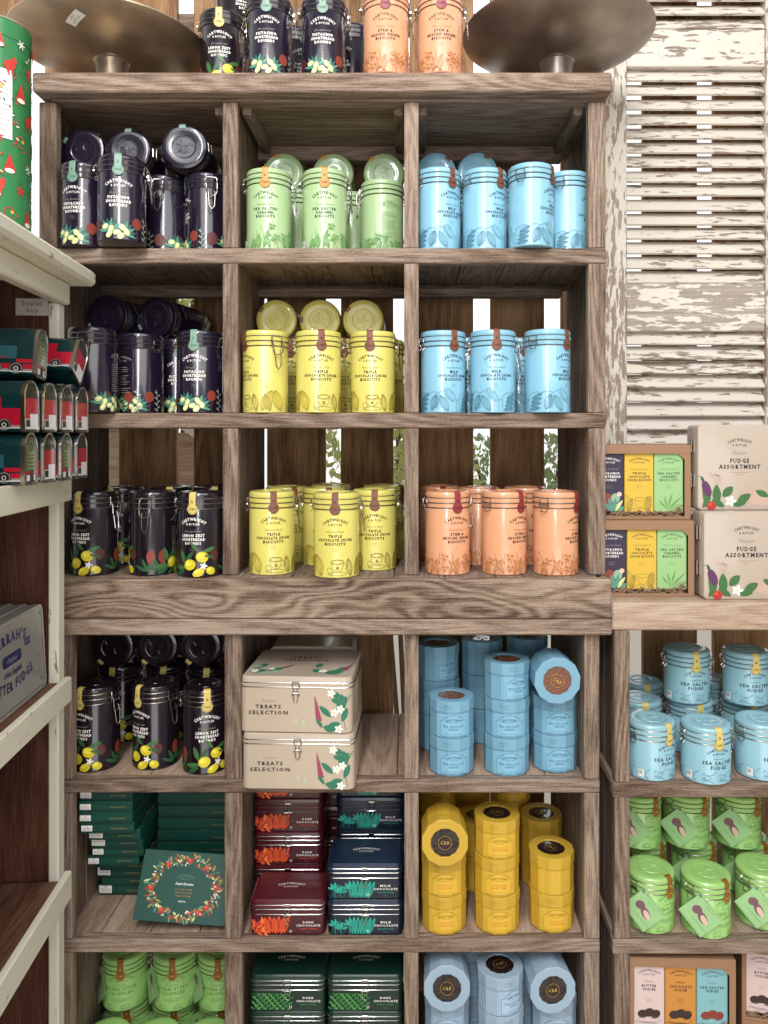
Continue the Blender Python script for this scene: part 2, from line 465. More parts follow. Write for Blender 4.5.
mat('art_rust', '#87392b', .45); mat('art_rustdark', '#592622', .45); mat('art_leaf', '#3f6b3a', .45); mat('art_leafdark', '#2c5736', .45)
mat('art_lemon', '#d8c52a', .4); mat('art_lemonlight', '#f4ea58', .4); mat('art_teal', '#4f8f7c', .45); mat('art_tealdark', '#2f5c58', .45)
mat('art_nut', '#cdd08a', .45); mat('art_nutlight', '#eef0c0', .45); mat('art_rosemary', '#9aa79a', .5)

def clasp_geo(m, R, zn, zt, tall=True):
    """wire lever clasp, built on the +X side"""
    L = .046 if tall else .036; q = lambda a, y, z: (R + a, y, z)
    m.tube([q(.0022, -.010, zt - .016), q(.0035, -.011, zt - .004), q(.0015, -.0095, zt + .0005), q(.0015, .0095, zt + .0005), q(.0035, .011, zt - .004), q(.0022, .010, zt - .016)], .0013, 'steel', 6)
    m.tube([q(.0035, -.011, zt - .006), q(.0085, -.011, zn + .004), q(.0085, -.010, zn - .012), q(.0055, -.0065, zn - .017), q(.0055, .0065, zn - .017), q(.0085, .010, zn - .012), q(.0085, .011, zn + .004), q(.0035, .011, zt - .006)], .0011, 'steel', 6)
    m.tube([q(.0040, -.0062, zn - .008), q(.0080, -.0065, zn - .020), q(.0098, -.0050, zn - L + .006), q(.0102, 0, zn - L), q(.0098, .0050, zn - L + .006), q(.0080, .0065, zn - .020), q(.0040, .0062, zn - .008)], .0011, 'steel', 6)
    for y in (-.0105, .0105): m.tube([q(.004, y - .002, zn + .001), q(.004, y + .002, zn + .001)], .0022, 'steel', 8)

def hinge_geo(m, R, zn, zt):
    q = lambda a, y, z: (-R - a, y, z)
    m.tube([q(-.0005, -.009, zn), q(.0045, -.0095, zn + .006), q(.005, -.009, zt - .004), q(.001, -.008, zt - .0005), q(.001, .008, zt - .0005), q(.005, .009, zt - .004), q(.0045, .0095, zn + .006), q(-.0005, .009, zn)], .0010, 'steel', 6)
    m.tube([q(.0045, -.011, zn + .007), q(.0045, .011, zn + .007)], .0016, 'steel', 8)
    m.tube([q(.0005, -.006, zn - .002), q(.005, -.006, zn - .007), q(.005, .006, zn - .007), q(.0005, .006, zn - .002)], .0009, 'steel', 6)

def round_tin(R, H, neck, col, name, seal, printer, tall=True, rough=.26, lid_col=None, sealcol2=None, swing=None):
    b = mat('tin_' + name, col, rough, coat=.35); l = mat('tinlid_' + name, lid_col or col, rough, coat=.35)
    e = mat('tinline_' + name, shade(col, .55), .4)
    sl = mat('seal_' + seal, {'gold': '#d2bd6c', 'green': '#7a9a89', 'brown': '#7a4a34', 'red': '#8e3338', 'orange': '#c98f3c', 'bronze': '#8a5a1c'}[seal], .45)
    si = mat('sealink_' + seal, {'gold': '#6b4c14', 'green': '#2f6a4c', 'brown': '#3c2117', 'red': '#4c1519', 'orange': '#7c3d0a', 'bronze': '#d6a850'}[seal], .45)
    def build(root):
        m = M()
        m.lathe([(R - .0012, 0), (R, .0012), (R + .0003, .002), (R, .003), (R, neck - .002), (R - .0006, neck - .001), (R - .0006, neck + .0006), (R + .0002, neck + .0014),
                 (R + .0002, neck + .0085), (R - .0012, neck + .0095)], b, 56)
        d = D(); printer(d); m.decal(d, cyl_map(R), .00032)
        body = m.build('body', root)
        m = M(); z = neck + .0102
        m.lathe([(R - .002, z - .0006), (R + .0006, z), (R + .0012, z + .0008), (R + .0012, z + .0075), (R + .0004, z + .0085), (R - .0002, z + .0090), (R + .0004, z + .0098), (R + .0008, z + .0108),
                 (R + .0004, z + .0165), (R - .0016, H - .0022), (R - .005, H - .0010), (R * .70, H - .0004), (R * .62, H - .0012), (R * .3, H - .0008), (.001, H - .0008)], l, 56)
        for rr in (R * .52, R * .50): m.tube([(rr * math.cos(t), rr * math.sin(t), H - .0008) for t in [2 * PI * i / 28 for i in range(28)]], .0007, l, 5, True)
        for a0 in (.3, 2.4, 4.5):
            m.tube([(R * .34 * math.cos(a0) + R * .19 * math.cos(a0 + 1.2 + t), R * .34 * math.sin(a0) * .6 + R * .19 * math.sin(a0 + 1.2 + t), H - .0007) for t in [i * .42 for i in range(9)]], .0007, l, 5)
        lid = m.build('lid', root)
        m = M()
        for zz, rr in ((neck, R + .0004), (neck + .0097, R + .0008), (z + .0091, R + .0006)):
            m.tube([(rr * math.cos(t), rr * math.sin(t), zz) for t in [2 * PI * i / 48 for i in range(48)]], .00085, 'steel_dark', 5, True)
        wire = m.build('wire_band', root)
        m = M(); clasp_geo(m, R, neck, z + .009, tall)
        if swing: pass
        cl = m.build('clasp', root)
        m = M(); hinge_geo(m, R, neck, z + .009); hg = m.build('hinge', root)
        m = M(); zs = H - .0035; w = .0064
        P = [(-(R * .80), H + .0002), (-(R - .003), H - .0002), (-(R + .0010), zs - .001), (-(R + .0021), z + .004), (-(R + .0021), neck + .002)]
        vs = []
        for y, zz in P: vs += [(-w, y, zz), (-w * .3, y - .0006, zz), (w * .3, y - .0006, zz), (w, y, zz)]
        fs = []
        for j in range(len(P) - 1):
            for i in range(3): a = j * 4 + i; fs.append([a, a + 1, a + 5, a + 4])
        m.add(vs, fs, sl)
        d = D(); d.blob(0, neck + .0005, .0105, .0105, sl, n=20); d.ring(0, neck + .0005, .0088, .0088, .0007, si, n=20)
        d.text('C&B', 0, neck - .0015, .0045, si, width=.011, bold=.03)
        m.decal(d, cyl_map(R + .0016), .0003, .00003)
        d = D(); d.text('&', 0, neck + .0125, .005, si, bold=.02); m.decal(d, cyl_map(R + .003), .0, .00003)
        seal_o = m.build('paper_seal', root)
        return [(body, []), (lid, []), (wire, []), (cl, []), (hg, []), (seal_o, [])]
    return build

def barcode(d, u, z, w=.016, h=.014, n=9):
    d.rect(u, z, u + w, z + h, 'paper_white')
    for i in range(n): d.line(u + .0015 + i * (w - .003) / n, z + .005, u + .0015 + i * (w - .003) / n, z + h - .0015, .0006 + .0004 * (i % 3 == 0), 'ink_dark', 2)
    d.line(u + .002, z + .0025, u + w - .002, z + .0025, .001, 'ink_grey')

def pr_yellow(d):
    product_text(d, .108, 'Melt in the Mouth', ['TRIPLE', 'CHOCOLATE CHUNK', 'BISCUITS'], 'ink_brown', 'ink_olive', widths=[.024, .066, .038]); scaled(lambda q: art_cocoa(q, 'ink_olive', 'fill_yellow', 0), 1.15)(d); back_info(d, .14, .11, 'ink_olive')
def pr_blue(d):
    product_text(d, .108, 'Luxurious Smooth', ['MILK', 'CHOCOLATE CHUNK', 'BISCUITS'], 'ink_navy', 'ink_teal', widths=[.018, .062, .036]); art_cocoa(d, 'ink_teal', 'fill_blue', 1); back_info(d, .14, .11, 'ink_teal')
def pr_green(d):
    product_text(d, .108, 'Irresistibly Moreish', ['SEA SALTED', 'CARAMEL', 'BISCUITS'], 'ink_forest', 'ink_moss', widths=[.046, .032, .036]); art_botanic(d, 'ink_moss', 'fill_green', 11, 34, hmax=.052); back_info(d, .14, .11, 'ink_moss')
    barcode(d, -.050, .003, .010, .016, 5)
def pr_orange(d):
    product_text(d, .108, 'Warming Crunch', ['STEM &', 'GROUND GINGER', 'BISCUITS'], 'ink_brown', 'ink_sienna', widths=[.027, .056, .036]); art_botanic(d, 'ink_sienna', 'fill_orange', 5, 38, hmax=.050); back_info(d, .14, .11, 'ink_sienna')
    for k in (0,): 
        d.ring(.022, .020, .012, .006, .0008, 'ink_sienna', a0=0, a1=PI); d.line(.009, .020, .035, .020, .0008, 'ink_sienna'); d.ring(.022, .02, .009, .011, .0007, 'ink_sienna', a0=PI, a1=2 * PI)
def pr_lemon(d):
    product_text(d, .108, 'Exceptional', ['LEMON ZEST', 'SHORTBREAD', 'ROUNDS'], 'ink_white', 'ink_grey', widths=[.042, .044, .030]); scaled(art_lemon, 1.38)(d); back_info(d, .14, .11, 'ink_grey')
def pr_pist(d):
    product_text(d, .108, 'Exceptional', ['PISTACHIO', 'SHORTBREAD', 'ROUNDS'], 'ink_white', 'ink_grey', widths=[.038, .044, .030]); scaled(art_pistachio, 1.28)(d); back_info(d, .14, .11, 'ink_grey')
def pr_fudge(d):
    brand(d, .064, 'ink_navy', .9); d.text('Sumptuous', 0, .048, .0035, 'ink_teal', width=.022, italic=True, bold=0)
    d.text('SEA SALTED', 0, .0385, .0062, 'ink_navy', width=.062, bold=.035); d.text('FUDGE', 0, .0295, .0062, 'ink_navy', width=.032, bold=.035)
    for k in range(9):
        o = -.125 + k * .031
        d.stem(o, .010, .030, .3, 'ink_teal', bend=-1.4); d.stem(o + .004, .020, .026, -.6, 'ink_teal', bend=1.5); d.ring(o + .010, .012, .008, .003, .0006, 'ink_teal', ang=.3); d.leaf(o, .015, .009, .003, 1.1, 'fill_blue')
        d.text('rich buttery fudge', o + .01, .0055, .0018, 'ink_teal', width=.022, italic=True, bold=0)
    barcode(d, -.062, .006, .012, .014, 6)
def pr_truffle(d):
    brand(d, .070, 'ink_moss', 1.0); d.text('Decadent', 0, .054, .0035, 'ink_moss', width=.026, italic=True, bold=0)
    d.text('DUBAI STYLE', 0, .044, .0064, 'ink_moss', width=.062, bold=.03); d.text('TRUFFLES', 0, .0345, .0064, 'ink_moss', width=.050, bold=.03)
    for i in range(3): d.line(-.022 + .004 * i, .027 - i * .003, .022 - .004 * i, .027 - i * .003, .0007, 'ink_moss')
    for k in range(9):
        o = -.125 + k * .031
        d.stem(o, .004, .030, .5, 'ink_moss', bend=-1.2); d.ring(o + .010, .010, .008, .004, .0006, 'ink_moss', ang=.3); d.leaf(o + .004, .006, .011, .004, .9, 'fill_green')
mat('ink_brown', '#3d2c12', .45); mat('ink_olive', '#93843a', .45); mat('fill_yellow', '#d3c150', .4)
mat('ink_navy', '#25384a', .45); mat('ink_teal', '#4d8098', .45); mat('fill_blue', '#7fb2c6', .4)
mat('ink_forest', '#2c4a34', .45); mat('ink_moss', '#6a9455', .45); mat('fill_green', '#93bd7d', .4)
mat('ink_sienna', '#b0764a', .45); mat('fill_orange', '#dc9d6c', .4)

# ------------------------------------------------------------------ twelve-sided chocolate tub
def tub(name, col, ink, info, redtext, choc):
    A = .0425; H = .072; hl = .021
    b = mat('card_' + name, col, .5); b2 = mat('cardlid_' + name, shade(col, .93), .48); pl = mat('cardpanel_' + name, shade(col, 1.03), .5)
    ch = mat('choc_' + choc, {'milk': '#7c4a32', 'dark': '#2b1914'}[choc], .35); mat('gold_foil', '#c9a45c', .35, .6)
    cv = mat('window_' + choc, {'milk': '#6e4331', 'dark': '#241817'}[choc], .12, coat=.8)
    def rg(a, z): 
        Rr = a / math.cos(PI / 12)
        return [(Rr * math.cos(PI / 12 + 2 * PI * i / 12 - PI / 2), Rr * math.sin(PI / 12 + 2 * PI * i / 12 - PI / 2), z) for i in range(12)]
    def rc(r, z, n=12): return [(r * math.cos(PI / 12 + 2 * PI * i / n - PI / 2), r * math.sin(PI / 12 + 2 * PI * i / n - PI / 2), z) for i in range(n)]
    def build(root):
        m = M(); m.loft([rg(A - .001, 0), rg(A, .001), rg(A, H - hl)], b)
        d = D()
        for i in range(60):
            u = -.134 + .268 * i / 60
            if abs(u) > .028: d.line(u, .004, u, H - hl - .003, .0005, ink, 2)
        d.line(-.134, .0025, .134, .0025, .0006, ink); d.line(-.134, H - hl - .0022, .134, H - hl - .0022, .0006, ink)
        d.rect(-.026, .005, .026, .034, pl); d.blob(0, .034, .020, .011, pl, n=20)
        d.line(-.026, .005, .026, .005, .0007, ink); d.line(-.026, .005, -.026, .034, .0007, ink); d.line(.026, .005, .026, .034, .0007, ink)
        d.ring(0, .034, .020, .011, .0007, ink, a0=0, a1=PI); d.line(-.026, .034, -.020, .034, .0007, ink); d.line(.020, .034, .026, .034, .0007, ink)
        d.text('CARTWRIGHT', 0, .0355, .0036, ink, width=.030, arc=.028, bold=.03); d.text('& BUTLER', 0, .0300, .0028, ink, width=.017, bold=.02)
        for i, t in enumerate(info): d.text(t, 0, .0220 - i * .0055, .0040, redtext if redtext else ink, width=len(t) * .0029, bold=.035)
        d.text('FINEST SELECTION', 0, .008, .0024, ink, width=.030)
        m.decal(d, prism_map(A), .0003); body = m.build('body', root, sharp=20)
        m = M(); ro = A + .0011
        m.loft([rg(ro, H - hl), rg(ro, H - .0008), rg(ro - .0012, H), rc(.0285, H), rc(.0275, H - .0012), rc(.0275, H - .003)], b2, True, False)
        d = D(); d.text(info[0], -.012, H - .010, .0030, ink, width=.016, bold=.02); d.line(-.020, H - .014, -.004, H - .014, .0006, ink)
        m.decal(d, prism_map(ro), .0003); lid = m.build('lid', root, sharp=20)
        m = M(); m.lathe([(.0285, H - .0032), (.0285, H - .0022), (.001, H - .0020)], cv, 24)
        r = random.Random(5)
        for i in range(26):
            a = r.random() * 6.28; q = .024 * math.sqrt(r.random())
            m.lathe([(.001, -.001), (.0042, -.0006), (.0040, .0005), (.0022, .0012), (.0005, .0014)], ch, 7, (q * math.cos(a), q * math.sin(a), H - .0028), True, False)
        d = D(); d.ring(0, 0, .0125, .0125, .0007, 'gold_foil', n=24); d.text('C&B', 0, -.0028, .0062, 'gold_foil', width=.017, bold=.03)
        m.decal(d, top_map(H - .0006), .0); win = m.build('window', lid)
        return [(body, []), (lid, [win])]
    return build

# ------------------------------------------------------------------ clasp tins with rounded corners
def rr(w, dd, r, z, inset=0, n=5, flip=False):
    pts = []; w2, d2 = w / 2 - inset, dd / 2 - inset; r = max(.001, r - inset)
    for cx_, cy_, a0 in ((w2 - r, d2 - r, 0), (-w2 + r, d2 - r, 90), (-w2 + r, -d2 + r, 180), (w2 - r, -d2 + r, 270)):
        for i in range(n): a = R_(a0 + 90 * i / (n - 1)); pts.append((cx_ + r * math.cos(a), cy_ + r * math.sin(a), z))
    return pts
def clasp_tin(name, Wd, Dp, H, r, col, lidcol, pf, pt, beads=True, lidh=.016, rough=.28):
    b = mat('box_' + name, col, rough, coat=.3); l = mat('boxlid_' + name, lidcol, rough, coat=.3)
    def build(root):
        m = M(); hb = H - lidh
        m.loft([rr(Wd, Dp, r, 0, .0015), rr(Wd, Dp, r, .0015), rr(Wd, Dp, r, hb)], b)
        d = D(); pf(d); m.decal(d, front_map(-Dp / 2), .0003); body = m.build('body', root)
        m = M()
        m.loft([rr(Wd, Dp, r, hb, -.0008), rr(Wd, Dp, r, hb + .006, -.0012), rr(Wd, Dp, r, hb + .0065, .0002), rr(Wd, Dp, r, H - .003, .0015), rr(Wd, Dp, r, H - .001, .004), rr(Wd, Dp, r, H - .0008, .008), rr(Wd, Dp, r, H - .0012, .010)], l)
        if pt:
            d = D(); pt(d); m.decal(d, top_map(H - .0008), .0002)
        lid = m.build('lid', root)
        m = M()
        for z, ins, rad in ((hb - .0015, -.0010, .0009), (hb + .0065, -.0012, .0010)):
            m.tube(rr(Wd, Dp, r, z, ins), rad, 'steel', 5, True)
        if beads: m.tube(rr(Wd, Dp, r, hb - .0115, -.0006), .0008, 'steel', 5, True)
        rim = m.build('rim_bead', root)
        m = M(); y = -Dp / 2 - .0022
        for s in (-1, 1):
            m.tube([(s * .006, y, hb + .008), (s * .007, y - .001, hb + .001), (s * .002, y - .0025, hb - .006), (s * .007, y - .0015, hb - .013), (s * .0065, y, hb - .016)], .0008, 'steel', 6)
        m.tube([(-.008, y - .001, hb - .012), (.008, y - .001, hb - .012)], .0011, 'steel', 6)
        m.tube([(-.0045, y - .0015, hb - .012), (-.004, y - .001, hb - .024), (-.0015, y - .001, hb - .028), (.0015, y - .001, hb - .028), (.004, y - .001, hb - .024), (.0045, y - .0015, hb - .012)], .0009, 'steel', 6)
        m.box(-.006, .006, y - .0006, y + .002, hb + .004, hb + .009, 'steel', .0004)
        cl = m.build('clasp', root)
        return [(body, []), (lid, []), (rim, []), (cl, [])]
    return build

def pf_choc(inkA, inkB, l1, l3):
    def f(d):
        r = random.Random(4)
        if inkA == 'art_flame':
            for i in range(16): d.leaf(-.061 + r.uniform(-.003, .003), .008 + r.uniform(0, .012), .013 + .006 * r.random(), .0042, r.uniform(-.9, 2.4), inkA if i % 3 else inkB)
            for i in range(9): d.leaf(-.050 + r.uniform(-.004, .004), .016 + r.uniform(-.01, .008), .013, .0046, r.uniform(-1.0, 2.8), inkA if i % 2 else 'art_ember')
            for i in range(5): d.stem(-.066 + .003 * i, .005, .03, .4 + .15 * i, inkB, w=.0012, bend=.4)
            for i in range(6): d.pod(-.034 + i * .0055, .004 + .002 * (i % 2), .032, .0085, 1.9 - .12 * i, inkA, w=.0009, fill=None if i % 2 else inkB)
            d.stem(-.04, .034, .04, -.1, inkA, w=.001, bend=-.6)
        elif inkA == 'art_fern':
            for i in range(12):
                x = -.064 + i * .0058
                for j in range(6): d.leaf(x + .001 * j, .003 + j * .0052, .009, .0030, .5 if (i + j) % 2 else 2.5, inkA if (i + j) % 3 else inkB)
                d.stem(x, .002, .034, 1.45, inkB)
        else:
            for x, hh, b in ((-.058, .026, -.3), (-.046, .018, .2), (-.030, .028, -.1)):
                d.stem(x, .002, hh, 1.6, inkA, w=.001, bend=b)
                for a in (.2, .8, 1.5, 2.2, 2.9): d.leaf(x, hh * .72, .0135, .0050, a, inkA if a != .8 else inkB)
            for i in range(7): d.pod(-.024 + i * .0052, .003, .033, .0070, 1.75 - .09 * i, inkA, w=.0009, fill=inkB if i % 2 else None)
            for i in range(6): d.stem(-.066 + .012 * i, .003, .024, .9, inkB, w=.0009, bend=.8)
        d.text(l1, .040, .0240, .0040, 'ink_white', width=.021 if len(l1) < 5 else .03, bold=.022)
        d.text('CHOCOLATE', .040, .0178, .0040, 'ink_white', width=.046, bold=.022)
        d.text(l3, .040, .0118, .0027, inkA, width=.031, bold=.02)
        d.text('165g e', .040, .0062, .0018, 'ink_grey', width=.010)
        d.text('U', .006, .006, .005, 'ink_white', bold=.02)
    return f
def pt_choc(d): 
    d.text('CARTWRIGHT', 0, .004, .006, 'ink_white', width=.052, arc=.06, bold=.02); d.text('& BUTLER', 0, -.006, .0045, 'ink_white', width=.028)
mat('art_ember', '#f0803a', .4); mat('art_flame', '#e2552a', .4); mat('art_flamedark', '#b23c22', .4); mat('art_fern', '#4f9a4a', .4); mat('art_ferndark', '#2f6b3a', .4)
mat('art_jade', '#2aa58f', .4); mat('art_jadedark', '#1b6f6c', .4)
mat('art_petal', '#f1efe6', .45); mat('art_heather', '#9a3f56', .45); mat('art_fir', '#2f7458', .45); mat('art_sage', '#8fae92', .45)
mat('art_palegreen', '#b9bfa0', .45); mat('art_berry', '#b0352b', .4); mat('art_aubergine', '#5d3357', .45); mat('art_pinkleaf', '#dcb9a8', .45)
def heather(d, x, y, L, ang):
    for i in range(11):
        t = i / 10
        for sd in (-1, 1): d.blob(x + L * t * math.cos(ang) + sd * .0022 * (1.1 - t), y + L * t * math.sin(ang) + .0012 * sd, .0040 * (1.15 - t), .0024, 'art_heather', ang + .7 * sd, n=7)
def flower(d, x, y, s):
    for i in range(5): d.blob(x + s * .6 * math.cos(1.257 * i), y + s * .6 * math.sin(1.257 * i), s * .5, s * .34, 'art_petal', 1.257 * i, n=9)
    d.blob(x, y, s * .22, s * .22, 'art_lemon', n=7)
def pf_treats(d):
    d.text('Timeless', -.052, .056, .0055, 'ink_grey', width=.026, italic=True, bold=0)
    d.text('TREATS', -.052, .0445, .0066, 'ink_dark', width=.048, bold=.035); d.text('SELECTION', -.052, .0335, .0066, 'ink_dark', width=.074, bold=.035)
    heather(d, .043, .024, .042, 1.75)
    d.stem(.094, .006, .07, 2.0, 'art_fir', w=.0012, bend=-1.0)
    for x, y, L, w, a in ((.076, .040, .030, .012, 1.0), (.088, .05, .02, .009, 1.7), (.066, .030, .026, .008, 2.4), (.086, .022, .024, .008, 1.2), (.058, .006, .024, .012, .5), (.074, .006, .02, .01, 2.9), (.05, .010, .018, .005, 2.2), (.066, .062, .02, .008, -.2), (.084, .068, .016, .008, 2.8)):
        d.leaf(x, y, L * 1.15, w * 1.35, a, 'art_fir')
    for x, y, a in ((.004, .012, 1.9), (.01, .008, 1.2), (-.004, .02, .6), (.02, .012, 2.2)): d.leaf(x, y, .016, .003, a, 'art_palegreen')
    for x, y in ((.072, .038), (.083, .045), (.066, .074), (.080, .008)): flower(d, x, y, .0075)
def pt_treats(d):
    d.text('TREATS', 0, .030, .009, 'ink_dark', width=.058, bold=.035); d.text('SELECTION', 0, .012, .009, 'ink_dark', width=.088, bold=.035)
    for x, y, L, w, a in ((-.096, -.06, .03, .014, .3), (-.09, -.04, .03, .014, 1.0), (-.08, -.07, .026, .01, .1), (-.06, -.055, .03, .012, .7), (-.04, -.07, .02, .01, 2.0), (.05, -.065, .03, .02, .4), (.04, -.06, .02, .014, 2.2), (.07, -.05, .026, .012, 1.0), (.03, -.03, .02, .012, 1.4), (-.1, -.03, .02, .01, .2)):
        d.leaf(x, y, L * 1.2, w * 1.25, a, 'art_fir' if w > .011 else 'art_sage')
    heather(d, .085, -.045, .045, 1.3); heather(d, -.03, -.03, .016, .8)
    flower(d, -.085, -.058, .008); flower(d, .045, -.055, .009); flower(d, -.055, -.045, .006)

# ------------------------------------------------------------------ fudge assortment book tin, stands upright, front at -Y
def fudge_box(root):
    mat('art_fadedleaf', '#c3a592', .45)
    b = mat('box_putty', '#b7a797', .32, coat=.3); e = mat('box_puttyedge', '#a3968b', .3, coat=.2)
    Wd, H, T = .215, .170, .06
    def rng(y, ins):   # rounded rectangle in XZ
        return [(x + Wd / 2, y, z + H / 2) for x, z, _ in rr(Wd, H, .008, 0, ins)][::-1]
    m = M(); m.loft([rng(T, .0015), rng(T - .0015, 0), rng(.026, 0)][::-1], e); body = m.build('body', root)
    m = M(); m.loft([rng(0, .0035), rng(.0008, .001), rng(.003, -.0004), rng(.0245, -.0008), rng(.025, .0004)], b)
    d = D()
    d.text('CARTWRIGHT', .103, .151, .0065, 'ink_dark', width=.052, arc=.05, bold=.02); d.text('& BUTLER', .103, .140, .0052, 'ink_dark', width=.032)
    d.text('Timeless', .103, .122, .008, 'ink_grey', width=.034, italic=True, bold=0)
    d.text('FUDGE', .103, .104, .0090, 'ink_dark', width=.042, bold=.035); d.text('ASSORTMENT', .103, .091, .0088, 'ink_dark', width=.092, bold=.035)
    d.line(.08, .083, .126, .083, .0006, 'ink_sienna'); d.text('200g e', .103, .077, .003, 'ink_sienna')
    for i in range(16): d.leaf(.13, .01, .052, .0042, .2 + i * .17, 'art_fadedleaf')
    for k in range(7): d.leaf(.04 + .001 * k, .05 + k * .004, .014, .004, 1.0 if k % 2 else 2.2, 'art_fadedleaf')
    d.stem(.035, .01, .07, 1.5, 'art_sage', bend=-.2, w=.001)
    for x, y, L, w, a in ((.018, .006, .05, .010, 1.7), (.04, .012, .044, .018, 1.6), (.052, .03, .03, .018, .8), (.082, .016, .034, .018, .6), (.07, .012, .03, .012, .1), (.01, .006, .03, .012, 1.0), (.055, .008, .03, .014, 2.6), (.148, .03, .03, .014, 2.7), (.165, .006, .04, .014, 1.2), (.19, .01, .04, .016, .9)):
        d.leaf(x, y, L, w, a, 'art_leaf')
    d.blob(.018, .047, .009, .019, 'art_aubergine', .35); d.leaf(.012, .06, .016, .006, 1.9, 'art_leafdark')
    for x, y, s in ((.028, .010, .010), (.166, .03, .016), (.2, .02, .011)):
        d.blob(x, y, s, s * .95, 'art_berry'); d.blob(x - s * .3, y + s * .3, s * .35, s * .28, 'art_flame')
    flower(d, .068, .020, .011)
    d.items = [([((a - .103) * .9 + .083 if b > .075 else a * .95, b * .91) for a, b in vs], fs, mt) for vs, fs, mt in d.items]
    m.decal(d, lambda u, v, e2: (u, -e2, v), .0003); lid = m.build('lid', root)
    out = [(body, []), (lid, [])]
    for z in (.045, .115):
        m = M(); m.box(-.003, .001, .016, .036, z, z + .026, 'steel', .0005); m.tube([(-.0035, .0255, z - .001), (-.0035, .0255, z + .027)], .0022, 'steel', 8)
        out.append((m.build('hinge', root), []))
    return out

